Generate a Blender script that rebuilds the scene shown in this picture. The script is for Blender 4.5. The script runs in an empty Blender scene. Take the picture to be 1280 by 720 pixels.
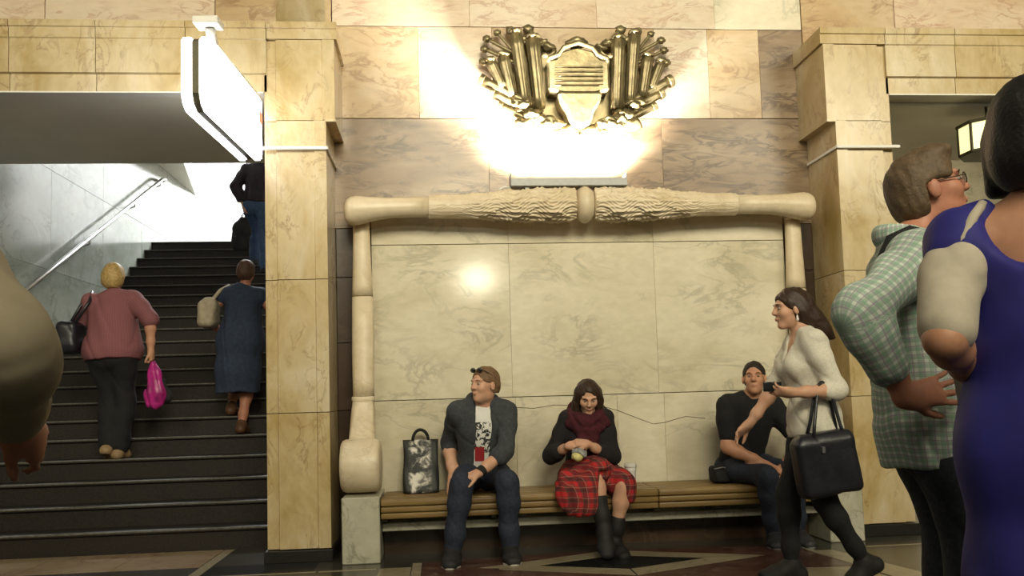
import bpy, bmesh, math, random
import numpy as np
from mathutils import Vector, Matrix
random.seed(7)
SC = bpy.context.scene
COL = SC.collection
# ------------------------------------------------------------------ camera
F_PX, YAW, PITCH, ROLL, SHIFT = 1048.0, math.radians(5.08), math.radians(4.18), math.radians(-1.66), 58.5
CAM_H = 1.07
fv = Vector((math.sin(YAW)*math.cos(PITCH), math.cos(YAW)*math.cos(PITCH), math.sin(PITCH)))
rv = Vector((math.cos(YAW), -math.sin(YAW), 0.0)); uv = rv.cross(fv)
r2 = rv*math.cos(ROLL)+uv*math.sin(ROLL); u2 = -rv*math.sin(ROLL)+uv*math.cos(ROLL)
cam_d = bpy.data.cameras.new('camera'); cam = bpy.data.objects.new('camera', cam_d); COL.objects.link(cam)
cam_d.sensor_width = 36.0; cam_d.lens = F_PX/1280.0*36.0; cam_d.shift_y = SHIFT/1280.0; cam_d.clip_start = 0.05
cam.matrix_world = Matrix(((r2.x, u2.x, -fv.x, 0), (r2.y, u2.y, -fv.y, 0), (r2.z, u2.z, -fv.z, CAM_H), (0, 0, 0, 1)))
SC.camera = cam
# ------------------------------------------------------------------ world, lights, exposure
SC.view_settings.view_transform = 'Standard'; SC.view_settings.look = 'None'
SC.view_settings.gamma = 1.0; SC.view_settings.use_curve_mapping = False
SC.view_settings.exposure = 0.0
w = bpy.data.worlds.new('hall_ambient'); SC.world = w; w.use_nodes = True
w.node_tree.nodes['Background'].inputs[0].default_value = (1.0, 0.90, 0.66, 1)
w.node_tree.nodes['Background'].inputs[1].default_value = 0.06
def area(name, loc, target, sx, sy, power, color, spread=180):
    l = bpy.data.lights.new(name, 'AREA'); l.shape = 'RECTANGLE'; l.size = sx; l.size_y = sy
    l.energy = power; l.color = color; l.spread = math.radians(spread)
    o = bpy.data.objects.new(name, l); COL.objects.link(o); o.location = loc
    d = Vector(target)-Vector(loc); o.rotation_euler = d.to_track_quat('-Z', 'Y').to_euler()
    return o
WARM = (1.0, 0.92, 0.68)
for x, pw in ((-4.4, 95), (1.1, 285), (6.6, 180)):                       # the hall's hanging lamps, high above the platform hall
    area('hall_lamp', (x, -2.5, 5.7), (x, 6.3, 5.0), 3.6, 2.2, pw*1.05, WARM, 115)
area('hall_lamp_far', (0.75, -3.2, 3.30), (0.5, 6.2, 2.0), 0.50, 0.28, 42, WARM)
COOL = (0.95, 0.98, 1.0)
area('vestibule_lamp', (-2.2, 14.6, 7.2), (-2.2, 14.4, 3.36), 3.0, 2.0, 900, COOL)
area('vestibule_lamp', (-1.6, 12.6, 6.8), (-3.6, 15.0, 4.0), 1.5, 0.8, 180, COOL)
# ------------------------------------------------------------------ materials
MATS = {}
def nt(name):
    m = bpy.data.materials.new(name); m.use_nodes = True; MATS[name] = m
    t = m.node_tree; return m, t, t.nodes['Principled BSDF']
def ramp(t, stops, fac):
    n = t.nodes.new('ShaderNodeValToRGB'); e = n.color_ramp.elements
    while len(e) < len(stops): e.new(0.5)
    for i, (p, c) in enumerate(stops): e[i].position = p; e[i].color = (*c, 1)
    t.links.new(fac, n.inputs[0]); return n.outputs[0]
def mixc(t, fac, a, b, mode='MIX'):
    n = t.nodes.new('ShaderNodeMix'); n.data_type = 'RGBA'; n.blend_type = mode
    for s, v in ((0, fac), (6, a), (7, b)):
        if hasattr(v, 'is_linked'): t.links.new(v, n.inputs[s])
        elif s == 0: n.inputs[0].default_value = v
        else: n.inputs[s].default_value = (*v, 1)
    return n.outputs[2]
def math_(t, op, a, b=None, c=None):
    n = t.nodes.new('ShaderNodeMath'); n.operation = op
    for i, v in enumerate((a, b, c)):
        if v is None: continue
        if hasattr(v, 'is_linked'): t.links.new(v, n.inputs[i])
        else: n.inputs[i].default_value = v
    return n.outputs[0]
def noise(t, vec, scale, detail=4, rough=0.55, dist=0.0):
    n = t.nodes.new('ShaderNodeTexNoise'); n.inputs['Scale'].default_value = scale
    n.inputs['Detail'].default_value = detail; n.inputs['Roughness'].default_value = rough
    n.inputs['Distortion'].default_value = dist; t.links.new(vec, n.inputs['Vector']); return n.outputs[0]
def bump(t, b, h, strength, dist=0.01):
    n = t.nodes.new('ShaderNodeBump'); n.inputs['Strength'].default_value = strength; n.inputs['Distance'].default_value = dist
    t.links.new(h, n.inputs['Height']); t.links.new(n.outputs[0], b.inputs['Normal'])
def stone_vec(t, stretch=(1, 1, 1), rot=(0, 0, 0)):
    g = t.nodes.new('ShaderNodeNewGeometry'); oi = t.nodes.new('ShaderNodeObjectInfo')
    cx = t.nodes.new('ShaderNodeVectorMath'); cx.operation = 'SCALE'; cx.inputs[0].default_value = (37.0, 61.0, 23.0)
    t.links.new(oi.outputs['Random'], cx.inputs['Scale'])
    ad = t.nodes.new('ShaderNodeVectorMath'); ad.operation = 'ADD'
    t.links.new(g.outputs['Position'], ad.inputs[0]); t.links.new(cx.outputs[0], ad.inputs[1])
    mp = t.nodes.new('ShaderNodeMapping'); mp.inputs['Scale'].default_value = stretch; mp.inputs['Rotation'].default_value = rot
    t.links.new(ad.outputs[0], mp.inputs[0]); return mp.outputs[0]
def marble(name, c0, c1, c2, vein, vscale=1.6, rough=0.22, vamt=0.7, stretch=(1, 1, 1), rot=(0, 0, 0), cscale=1.1, vwidth=0.035):
    m, t, b = nt(name); v = stone_vec(t, stretch, rot)
    col = ramp(t, [(0.30, c0), (0.5, c1), (0.72, c2)], noise(t, v, cscale, 5, 0.6, 0.6))
    n1 = noise(t, v, vscale, 6, 0.62, 1.1)
    line = math_(t, 'ABSOLUTE', math_(t, 'SUBTRACT', n1, 0.5))
    vm = ramp(t, [(0.0, (1, 1, 1)), (vwidth, (0, 0, 0))], line)
    gate = ramp(t, [(0.42, (0, 0, 0)), (0.62, (1, 1, 1))], noise(t, v, vscale*0.9, 2))
    f = math_(t, 'MULTIPLY', math_(t, 'MULTIPLY', vm, gate), vamt)
    col = mixc(t, f, col, vein)
    col = mixc(t, 0.18, col, ramp(t, [(0.35, (0.55, 0.5, 0.42)), (0.65, (1, 1, 1))], noise(t, v, 14, 4)), 'MULTIPLY')
    t.links.new(col, b.inputs['Base Color']); b.inputs['Roughness'].default_value = rough
    b.inputs['Specular IOR Level'].default_value = 0.45
    return m
def plain(name, col, rough=0.6, metal=0.0, var=0.25, scale=30, bmp=0.0, spec=0.4, emit=None, es=0.0):
    m, t, b = nt(name)
    tc = t.nodes.new('ShaderNodeTexCoord'); n = noise(t, tc.outputs['Object'], scale, 4)
    lo = tuple(c*(1-var) for c in col); hi = tuple(min(1, c*(1+var*0.6)) for c in col)
    t.links.new(ramp(t, [(0.3, lo), (0.7, hi)], n), b.inputs['Base Color'])
    b.inputs['Roughness'].default_value = rough; b.inputs['Metallic'].default_value = metal
    b.inputs['Specular IOR Level'].default_value = spec
    if bmp: bump(t, b, noise(t, tc.outputs['Object'], scale*2.2, 5), bmp)
    if emit: b.inputs['Emission Color'].default_value = (*emit, 1); b.inputs['Emission Strength'].default_value = es
    return m
def wood(name, c0, c1):
    m, t, b = nt(name); v = stone_vec(t, (0.9, 22, 22))
    t.links.new(ramp(t, [(0.3, c0), (0.7, c1)], noise(t, v, 1.6, 5, 0.6, 0.4)), b.inputs['Base Color'])
    b.inputs['Roughness'].default_value = 0.42; return m
def plaid(name, base, bands, rough=0.85, weave=False):
    """bands: (frequency, phase, width, colour, amount) woven both ways over object coordinates"""
    m, t, b = nt(name); tc = t.nodes.new('ShaderNodeTexCoord')
    s = t.nodes.new('ShaderNodeSeparateXYZ'); t.links.new(tc.outputs['Object'], s.inputs[0])
    if weave:
        at_ = t.nodes.new('ShaderNodeAttribute'); at_.attribute_name = 'weave'; s = t.nodes.new('ShaderNodeSeparateXYZ'); t.links.new(at_.outputs['Vector'], s.inputs[0])
    wob = noise(t, tc.outputs['Object'], 5, 2)
    u_ = math_(t, 'ADD', s.outputs[0] if weave else math_(t, 'ADD', s.outputs[0], s.outputs[1]), math_(t, 'MULTIPLY', wob, 0.03))
    w_ = math_(t, 'ADD', s.outputs[1 if weave else 2], math_(t, 'MULTIPLY', wob, 0.05))
    col = None
    for (fr, ph, wd, c, am) in bands:
        for q in (u_, w_):
            fr_ = math_(t, 'FRACT', math_(t, 'ADD', math_(t, 'MULTIPLY', q, fr), ph))
            k = math_(t, 'MULTIPLY', math_(t, 'LESS_THAN', fr_, wd), am)
            col = mixc(t, k, base if col is None else col, c)
    t.links.new(col, b.inputs['Base Color']); b.inputs['Roughness'].default_value = rough
    b.inputs['Specular IOR Level'].default_value = 0.2
    return m
CREAM = marble('portal_marble', (0.40, 0.28, 0.095), (0.54, 0.42, 0.23), (0.64, 0.55, 0.38), (0.22, 0.13, 0.05), 3.2, 0.2, 0.55, (1.5, 1.5, 0.8), cscale=2.0, vwidth=0.025)
PANEL = marble('panel_marble', (0.55, 0.49, 0.34), (0.66, 0.60, 0.45), (0.72, 0.66, 0.52), (0.27, 0.26, 0.19), 2.4, 0.13, 0.45, (0.8, 0.8, 1.5), (0, 0.5, 0), 1.3, 0.05)
BROWN = marble('brown_marble', (0.17, 0.11, 0.06), (0.25, 0.17, 0.10), (0.37, 0.28, 0.19), (0.055, 0.03, 0.017), 4.2, 0.3, 0.85, (0.6, 0.6, 2.2), (0, 0.75, 0), 1.6, 0.075)
TAN = marble('tan_marble', (0.40, 0.25, 0.11), (0.50, 0.36, 0.20), (0.60, 0.48, 0.33), (0.22, 0.11, 0.05), 4.0, 0.3, 0.6, (0.7, 0.7, 1.6), (0, 0.3, 0), 1.4, 0.05)
ROSE = marble('rose_marble', (0.58, 0.42, 0.27), (0.66, 0.53, 0.39), (0.68, 0.60, 0.48), (0.36, 0.17, 0.11), 3.4, 0.3, 0.6, (0.7, 0.7, 1.8), (0, 0.35, 0), 1.2, 0.04)
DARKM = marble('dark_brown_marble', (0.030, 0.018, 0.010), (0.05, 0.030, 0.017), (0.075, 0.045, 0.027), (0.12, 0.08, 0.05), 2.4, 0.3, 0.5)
BLUEG = marble('stair_wall_marble', (0.22, 0.25, 0.21), (0.33, 0.36, 0.32), (0.43, 0.45, 0.42), (0.12, 0.14, 0.10), 2.2, 0.16, 0.6, (1, 0.8, 1.2), (0.5, 0, 0), 0.8)
PEDST = marble('pedestal_marble', (0.34, 0.33, 0.24), (0.47, 0.45, 0.35), (0.54, 0.52, 0.42), (0.22, 0.21, 0.16), 4.5, 0.25, 0.75, cscale=4.0)
CARVE = marble('carved_limestone', (0.62, 0.51, 0.34), (0.68, 0.57, 0.40), (0.72, 0.62, 0.46), (0.45, 0.34, 0.2), 3.0, 0.4, 0.35, cscale=2.5)
JOINT = plain('joint_mortar', (0.10, 0.075, 0.045), 0.9)
PLINTH = plain('black_plinth_stone', (0.018, 0.017, 0.015), 0.35)
STEPM = plain('stair_granite', (0.020, 0.0145, 0.010), 0.6, var=0.5, scale=60)
NOSE = plain('stair_nosing', (0.13, 0.12, 0.10), 0.45, var=0.4, scale=40)
SOFF = plain('painted_soffit', (0.80, 0.77, 0.66), 0.5, var=0.06, scale=3)
WHITEP = plain('white_plaster', (0.80, 0.80, 0.78), 0.7, var=0.04, scale=3)
FL_DARK = marble('floor_dark_granite', (0.030, 0.028, 0.022), (0.042, 0.038, 0.030), (0.06, 0.055, 0.045), (0.10, 0.09, 0.07), 5, 0.22, 0.4)
FL_BLACK = plain('floor_black_stone', (0.012, 0.013, 0.013), 0.2)
FL_LIGHT = marble('floor_cream_marble', (0.24, 0.20, 0.125), (0.30, 0.255, 0.165), (0.34, 0.29, 0.20), (0.15, 0.11, 0.06), 4, 0.24, 0.5)
FL_RED = marble('floor_red_marble', (0.05, 0.02, 0.016), (0.08, 0.035, 0.026), (0.14, 0.08, 0.06), (0.26, 0.19, 0.15), 6, 0.24, 0.6, cscale=5)
FL_PINK = marble('floor_pink_marble', (0.26, 0.17, 0.10), (0.32, 0.23, 0.14), (0.36, 0.28, 0.18), (0.18, 0.10, 0.05), 3, 0.24, 0.5)
WOODM = wood('varnished_bench_wood', (0.14, 0.085, 0.025), (0.27, 0.175, 0.06))
BRONZE = plain('gilded_relief', (0.26, 0.21, 0.11), 0.34, 0.55, 0.4, 12, 0.2, 0.5)
METAL = plain('brushed_metal', (0.45, 0.45, 0.44), 0.3, 0.9, 0.1)
GREYM = plain('grey_painted_metal', (0.33, 0.33, 0.32), 0.5, 0.2, 0.1)
WHITEM = plain('white_painted_metal', (0.78, 0.76, 0.70), 0.45, 0, 0.05)
DKMETAL = plain('dark_metal', (0.07, 0.062, 0.035), 0.4, 0.5, 0.1)
ACRYL = plain('lit_white_acrylic', (0.9, 0.9, 0.9), 0.3, 0, 0.02, emit=(1.0, 0.99, 0.96), es=6.5)
LAMPG = plain('lit_lantern_glass', (0.9, 0.85, 0.6), 0.3, 0, 0.02, emit=(1.0, 0.86, 0.40), es=1.15)
# ------------------------------------------------------------------ object helpers
def link(name, me, mat, parent=None, smooth=False):
    o = bpy.data.objects.new(name, me); COL.objects.link(o)
    if mat is not None:
        for mm in (mat if isinstance(mat, (list, tuple)) else [mat]): me.materials.append(mm)
    if parent is not None:
        o.parent = parent; o.matrix_parent_inverse = Matrix.Translation(-parent.location)
    if smooth: me.polygons.foreach_set('use_smooth', [True]*len(me.polygons))
    return o
def tag(o, label, cat, group=None, kind=None):
    if label: o['label'] = label
    if cat: o['category'] = cat
    if group: o['group'] = group
    if kind: o['kind'] = kind
    return o
def empty(name, loc, label=None, cat=None, group=None):
    o = bpy.data.objects.new(name, None); COL.objects.link(o); o.location = loc; o.empty_display_size = 0.1
    return tag(o, label, cat, group)
def bm_mesh(bm, name):
    me = bpy.data.meshes.new(name); bm.normal_update(); bm.to_mesh(me); bm.free(); return me
def box(name, x0, x1, y0, y1, z0, z1, mat, parent=None, bev=0.0, seg=1, rotz=0.0, rot=None):
    bm = bmesh.new(); bmesh.ops.create_cube(bm, size=1.0)
    sx, sy, sz = x1-x0, y1-y0, z1-z0
    for v in bm.verts: v.co = Vector((v.co.x*sx, v.co.y*sy, v.co.z*sz))
    if bev: bmesh.ops.bevel(bm, geom=list(bm.edges), offset=bev, segments=seg, affect='EDGES', profile=0.5)
    c = Vector(((x0+x1)/2, (y0+y1)/2, (z0+z1)/2))
    M = Matrix.Translation(c) @ (rot.to_4x4() if rot is not None else Matrix.Rotation(rotz, 4, 'Z'))
    for v in bm.verts: v.co = M @ v.co
    return link(name, bm_mesh(bm, name), mat, parent, smooth=seg > 1)
def poly_prism(name, pts, axis, a0, a1, mat, parent=None, bev=0.0):
    """pts: 2D outline; axis 'X' -> (y,z), 'Y' -> (x,z), 'Z' -> (x,y); extruded a0..a1"""
    def P(p, a): return {'X': (a, p[0], p[1]), 'Y': (p[0], a, p[1]), 'Z': (p[0], p[1], a)}[axis]
    bm = bmesh.new(); A = [bm.verts.new(P(p, a0)) for p in pts]; B = [bm.verts.new(P(p, a1)) for p in pts]
    n = len(pts); bm.faces.new(A); bm.faces.new(B[::-1])
    for i in range(n): bm.faces.new((A[i], B[i], B[(i+1) % n], A[(i+1) % n]))
    bmesh.ops.recalc_face_normals(bm, faces=bm.faces)
    if bev: bmesh.ops.bevel(bm, geom=list(bm.edges), offset=bev, segments=1, affect='EDGES')
    return link(name, bm_mesh(bm, name), mat, parent)
def grid_mesh(name, fn, nu, nv, mat, parent=None, closed_v=False, caps=False):
    vs = [fn(i/(nu-1), j/(nv if closed_v else nv-1)) for i in range(nu) for j in range(nv)]
    fs = []
    for i in range(nu-1):
        for j in range(nv if closed_v else nv-1):
            k = (j+1) % nv; fs.append((i*nv+j, i*nv+k, (i+1)*nv+k, (i+1)*nv+j))
    if caps: fs.append(tuple(range(nv))[::-1]); fs.append(tuple((nu-1)*nv+j for j in range(nv)))
    me = bpy.data.meshes.new(name); me.from_pydata(vs, [], fs); me.update()
    bm = bmesh.new(); bm.from_mesh(me); bmesh.ops.recalc_face_normals(bm, faces=bm.faces); bm.to_mesh(me); bm.free()
    return link(name, me, mat, parent, smooth=True)
def tube(name, pts, rad, mat, parent=None, n=10, caps=True):
    pts = [Vector(p) for p in pts]; m = len(pts); rads = rad if isinstance(rad, (list, tuple)) else [rad]*m
    vs, up0 = [], None
    for i, p in enumerate(pts):
        d = (pts[min(i+1, m-1)]-pts[max(i-1, 0)]).normalized()
        if up0 is None: up0 = Vector((0, 0, 1)) if abs(d.z) < 0.9 else Vector((1, 0, 0))
        s = d.cross(up0).normalized(); q = s.cross(d).normalized(); up0 = q
        for j in range(n):
            a = 2*math.pi*j/n; vs.append(p+(s*math.cos(a)+q*math.sin(a))*rads[i])
    fs = [(i*n+j, i*n+(j+1) % n, (i+1)*n+(j+1) % n, (i+1)*n+j) for i in range(m-1) for j in range(n)]
    if caps: fs += [tuple(range(n))[::-1], tuple((m-1)*n+j for j in range(n))]
    me = bpy.data.meshes.new(name); me.from_pydata(vs, [], fs); me.update()
    bm = bmesh.new(); bm.from_mesh(me); bmesh.ops.recalc_face_normals(bm, faces=bm.faces); bm.to_mesh(me); bm.free()
    return link(name, me, mat, parent, smooth=True)
def arc(a, b, sag, n=12, d=(0, 0, -1)):
    a, b, d = Vector(a), Vector(b), Vector(d)
    return [a.lerp(b, i/n)+d*sag*(1-(2*i/n-1)**2) for i in range(n+1)]
def struct(o): o['kind'] = 'structure'; return o
# ------------------------------------------------------------------ the setting
CX = 1.125                                   # axis of the niche
Z_SOF, Z_TOP, Y_F, Y_W, Y_P = 3.243, 3.735, 5.83, 6.30, 6.22
G = 0.0025
# floor: dark granite with inlaid pieces
fl = struct(box('floor', -7, 9, -3.0, 12.0, -0.2, 0.0, FL_DARK))
def inlay(pts, mat, lift=0.002):
    return poly_prism('floor_tile', pts, 'Z', -0.02, lift, mat, fl)
def rect(x0, x1, y0, y1, mat, lift=0.002): return inlay([(x0, y0), (x1, y0), (x1, y1), (x0, y1)], mat, lift)
for x0, x1 in ((-1.49, -0.80), (-0.78, -0.42), (2.70, 3.45), (3.47, 4.6), (4.62, 6.0)):
    rect(x0, x1, 5.455, 5.48, FL_LIGHT)                                                  # thin strip beside the wall
xs = [-3.94, -3.35, -2.78, -2.18, -1.60]
for a, b in zip(xs, xs[1:]): rect(a+G, b-G, 5.80, 6.44, FL_PINK)                          # band before the steps
rect(-1.595, -1.525, 4.0, 6.44, FL_LIGHT)
for x in (-2.78, -3.94): rect(x-.03, x+.03, 4.0, 5.795, FL_LIGHT)
for x0, x1 in ((-1.515, -0.82),):
    rect(x0, x1, 5.485, 5.79, FL_BLACK)
rect(-0.40, -0.20, 4.9, 5.475, FL_LIGHT); rect(-0.195, -0.135, 4.6, 5.60, FL_LIGHT)
rect(2.385, 2.445, 5.42, 5.60, FL_LIGHT)
DX, DY, DW, DH = CX+.01, 5.335, 0.53, 0.215
OW, OH = 0.93, 0.40
inlay([(DX-DW, DY), (DX, DY-DH), (DX+DW, DY), (DX, DY+DH)], FL_BLACK)
g2 = 0.006
for sx in (-1, 1):
    for sy in (-1, 1):
        inlay([(DX+sx*g2, DY+sy*(DH+g2)), (DX+sx*(DW+g2), DY+sy*.002), (DX+sx*OW, DY+sy*.002), (DX+sx*g2, DY+sy*OH)], FL_LIGHT)
        inlay([(DX+sx*.004, DY+sy*(OH+.008)), (DX+sx*(OW+.012), DY+sy*.002), (DX+sx*(OW+.33), DY+sy*.002),
               (DX+sx*(OW+.33), DY+sy*(.27 if sy > 0 else .34)), (DX+sx*.004, DY+sy*(.27+.15 if sy > 0 else .95))], FL_RED)
inlay([(2.02, 5.31), (2.38, 5.36), (2.46, 4.90), (1.95, 4.95)], FL_RED, 0.0035)
inlay([(2.40, 5.40), (2.55, 5.40), (2.80, 4.30), (2.55, 4.30)], FL_LIGHT, 0.0035)
inlay([(1.9, 4.93), (2.45, 4.88), (2.5, 4.4), (1.8, 4.4)], FL_LIGHT, 0.0035)
inlay([(-.13, 5.45), (.35, 5.30), (.30, 4.6), (-.13, 4.6)], FL_RED, 0.003)

# back wall between and above the portals
wb = struct(box('wall_back', -0.76, 2.97, Y_W+.06, Y_W+.30, 0, 5.2, JOINT))
def wp(x0, x1, z0, z1, mat, y=Y_W, name='marble_panel'):
    return box(name, x0+.0006, x1-.0006, y, y+.07, z0+G, z1-G, mat, wb, 0.0015)
for z0, z1 in ((0, .45), (.45, 1.0), (1.0, 1.5), (1.5, 1.99), (1.99, 2.36)):
    wp(-0.742, -0.30, z0, z1, DARKM); wp(2.52, 2.954, z0, z1, DARKM)
for a, b in zip((-0.75, 0.42, 1.78, 2.96), (0.42, 1.78, 2.96)): wp(a, b, 2.36, 3.205, BROWN)
for a, b, m in ((-0.75, -.10, TAN), (-.10, .47, ROSE), (.47, 1.75, TAN), (1.75, 2.18, ROSE), (2.18, 2.6, TAN), (2.6, 2.96, BROWN)): wp(a, b, 3.205, 3.93, m)
for a, b, m in ((-0.75, .3, ROSE), (.3, 1.3, ROSE), (1.3, 2.25, ROSE), (2.25, 2.96, PANEL)): wp(a, b, 3.93, 4.65, m)
for a, b in ((-.75, 1.1), (1.1, 2.96)): wp(a, b, 4.65, 5.2, ROSE)
wu = struct(box('wall_left', -6.5, -0.78, Y_W+.06, Y_W+.30, Z_TOP-.05, 5.2, JOINT))
for a, b, m in ((-5.2, -4.0, ROSE), (-4.0, -2.85, ROSE), (-2.85, -1.62, ROSE), (-1.62, -0.755, TAN)):
    for z0, z1 in ((3.70, 4.55), (4.55, 5.2)): box('marble_panel', a+G, b-G, Y_W, Y_W+.07, z0+G, z1-G, m, wu, .003)
wr = struct(box('wall_right', 2.99, 9.0, Y_W+.06, Y_W+.30, Z_TOP-.05, 5.2, JOINT))
for a, b, m in ((2.965, 3.75, TAN), (3.75, 4.9, ROSE), (4.9, 6.2, TAN), (6.2, 7.4, ROSE)):
    for z0, z1 in ((3.70, 4.55), (4.55, 5.2)): box('marble_panel', a+G, b-G, Y_W, Y_W+.07, z0+G, z1-G, m, wr, .003)

# pale marble backing of the niche
nb = empty('niche_backing', (CX, Y_P, 0.2), 'pale veined marble slab backing above the wooden bench', 'wall panel')
PX0, PX1 = -0.475, 2.685
def npan(x0, x1, z0, z1): return box('marble_panel', x0+.0006, x1-.0006, Y_P, Y_W-.002, z0+G, z1-G, PANEL, nb, .0015)
for a, b in ((PX0, .545), (.545, 1.655), (1.655, PX1)):
    npan(a, b, 2.215, 2.46); npan(a, b, 1.062, 2.215)
for a, b in ((PX0, .565), (.565, 1.33), (1.33, 1.69), (1.69, PX1)): npan(a, b, 0.20, 1.062)
def crack(pts): tube('crack', [(x, Y_P-.0005, z) for x, z in pts], 0.0022, JOINT, nb, 5)
crack([(.57, .985), (.70, .975), (.86, .995), (1.05, .985), (1.20, .98), (1.33, .94), (1.50, .87), (1.60, .83), (1.69, .84)])
crack([(1.69, .84), (1.85, .88), (2.0, .86)])

# portals: marble architraves left (stairs) and right (passage)
def portal(name, label, xin, xout, xfar, sgn):
    """xin: edge of the pillar on the opening, xout: edge towards the niche, xfar: far end of the opening; sgn +1 when niche lies at +x"""
    t = empty(name, ((xin+xout)/2, Y_F+.2, 0), label, 'portal')
    w_ = abs(xout-xin)
    def X(d): return xin+sgn*d           # d measured from the opening edge towards the niche
    YB = Y_W-.002
    prof = [(X(0), YB), (X(0), Y_F+.022), (X(.078), Y_F+.022), (X(.084), Y_F), (X(w_-.088), Y_F), (X(w_-.082), Y_F-.012), (X(w_), Y_F-.012), (X(w_), YB)]
    for z0, z1 in ((.085, .998), (.998, 1.912), (1.912, 3.03)):
        poly_prism('pillar_block', prof, 'Z', z0+G, z1-G, CREAM, t)
    ear = .062
    profe = prof[:6]+[(X(w_+ear), Y_F-.012), (X(w_+ear), YB)]
    profe[5] = (X(w_-.082+ear), Y_F-.012); profe[4] = (X(w_-.088+ear), Y_F)
    poly_prism('ear_block', profe, 'Z', 3.03+G, 3.612-G, CREAM, t)
    poly_prism('ear_lip', [(X(w_-.005), YB), (X(w_-.005), Y_F-.02), (X(w_+ear+.006), Y_F-.02), (X(w_+ear+.006), YB)], 'Z', 3.018, 3.034, CREAM, t)
    box('plinth', min(X(-.015), X(w_+.012)), max(X(-.015), X(w_+.012)), Y_F-.03, YB, 0, .08, PLINTH, t, .004)
    # lintel blocks with a stepped profile
    YL = Y_F+.10
    lp = [(YL, Z_SOF), (Y_F+.022, Z_SOF), (Y_F+.022, 3.362), (Y_F, 3.370), (Y_F, 3.606), (Y_F-.008, 3.614), (Y_F-.008, 3.684), (Y_F-.018, 3.690), (Y_F-.018, Z_TOP), (YL, Z_TOP)]
    cuts = [xin+sgn*(w_+ear+.02), xin+sgn*.02, xin-sgn*.53, xin-sgn*1.13, xin-sgn*1.70, xin-sgn*2.30, xfar-sgn*.46]
    low = [p for p in lp]
    for i, (a, b) in enumerate(zip(cuts, cuts[1:])):
        p = lp if i > 0 else [(YB, 3.614), (Y_F-.008, 3.614), (Y_F-.008, 3.684), (Y_F-.018, 3.690), (Y_F-.018, Z_TOP), (YB, Z_TOP)]
        lo, hi = min(a, b), max(a, b)
        poly_prism('lintel_block', p, 'X', lo+G, hi-G, CREAM, t)
    # the far jamb
    d = -sgn
    for z0, z1 in ((.085, .998), (.998, 1.912), (1.912, Z_SOF)):
        lo, hi = sorted((xfar, xfar+d*.43)); box('pillar_block', lo, hi, Y_F, YB, z0+G, z1-G, CREAM, t, .004)
    lo, hi = sorted((xfar-d*.015, xfar+d*.44)); box('plinth', lo, hi, Y_F-.03, YB, 0, .08, PLINTH, t, .004)
    return t
portal('stone_portal', 'cream marble portal framing the staircase', -1.17, -0.744, -3.97, 1)
portal('stone_portal', 'cream marble portal framing the passage with the lantern', 3.40, 2.956, 6.3, -1)
# jambs behind the pillars and the deep soffits
struct(box('wall_stair_right', -1.17, -0.80, Y_W, 14.0, 0, 4.75, CREAM))
struct(box('wall_passage_left', 2.99, 3.40, Y_W+.301, 7.64, 0, 4.55, CREAM))
struct(box('ceiling_stair_soffit', -4.3, -1.171, Y_F+.102, 7.63, Z_SOF-.004, Z_SOF+.3, SOFF, None, .012))
struct(box('ceiling_passage_soffit', 3.401, 7.0, Y_F+.102, 7.64, Z_SOF-.004, Z_SOF+.3, SOFF, None, .012))

struct(box('edge_glint_1', -3.96, -1.175, Y_F+.018, Y_F+.10, Z_SOF-.010, Z_SOF-.0005, WHITEM))  # added white strips standing in for light caught on the soffits' front edges
struct(box('edge_glint_2', 3.405, 6.29, Y_F+.018, Y_F+.10, Z_SOF-.010, Z_SOF-.0005, WHITEM))
# staircase
D0, TR, RI, XL, XR = 6.19, 0.277, 0.16, -3.96, -1.172
st = empty('staircase', ((XL+XR)/2, D0+TR, 0), 'dark granite staircase rising through the cream marble portal', 'staircase')
for k in range(1, 22):
    y0 = D0+k*TR
    y1 = y0+TR+.02 if k < 21 else y0+.6
    s = box('step', XL+.002, XR-.002, y0, y1, (k-1)*RI if k > 1 else 0.0, k*RI-.022, STEPM, st)
    box('tread', XL+.002, XR-.002, y0-.022, y1, k*RI-.022, k*RI, STEPM, s, .005)
    box('nosing', XL+.002, XR-.002, y0-.024, y0+.012, k*RI-.008, k*RI+.0025, NOSE, s)
LZ = 21*RI
struct(box('floor_landing', -9.0, XR, D0+21*TR+.59, 18.0, LZ-.15, LZ, STEPM))
# stair wall of large slabs, with the sloping foot following the steps
wl = struct(box('wall_stair_left', XL-.30, XL-.06, 6.30, 14.17, 0, 4.75, JOINT))
ys = (6.31, 7.63, 8.95, 10.3, 11.6, 12.9, 14.17)
for i, (a, b) in enumerate(zip(ys, ys[1:])):
    for z0, z1 in ((0.0, 1.3), (1.3, 2.5), (2.5, 3.55), (3.55, 4.62)):
        box('marble_panel', XL-.06, XL, a+.001, b-.001, z0+.001, z1-.001, BLUEG, wl, .0015)
# ceiling above the upper flight with its slanting end, and the bright vestibule
struct(poly_prism('ceiling_stair', [(XL, 7.632), (-3.0, 7.632), (-3.35, 11.0), (XL, 14.17)], 'Z', 4.55, 4.75, SOFF))
struct(box('ceiling_stair_high', -3.2, -1.0, 7.0, 10.0, 6.4, 6.5, WHITEP))
struct(box('wall_stair_header', -4.3, -1.171, 7.40, 7.63, Z_SOF+.3, 7.6, WHITEP))
struct(box('wall_vestibule', -9.0, -0.8, 16.6, 16.8, LZ, 7.6, WHITEP))
struct(box('wall_vestibule_side', -1.17, -0.8, 14.0, 16.6, LZ, 7.6, WHITEP))
struct(box('wall_stair_upper', XL-.3, XL-.06, 7.63, 14.17, 4.75, 7.6, WHITEP))
struct(box('ceiling_vestibule', -9.0, -0.8, 7.4, 16.8, 7.6, 7.7, WHITEP))
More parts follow.
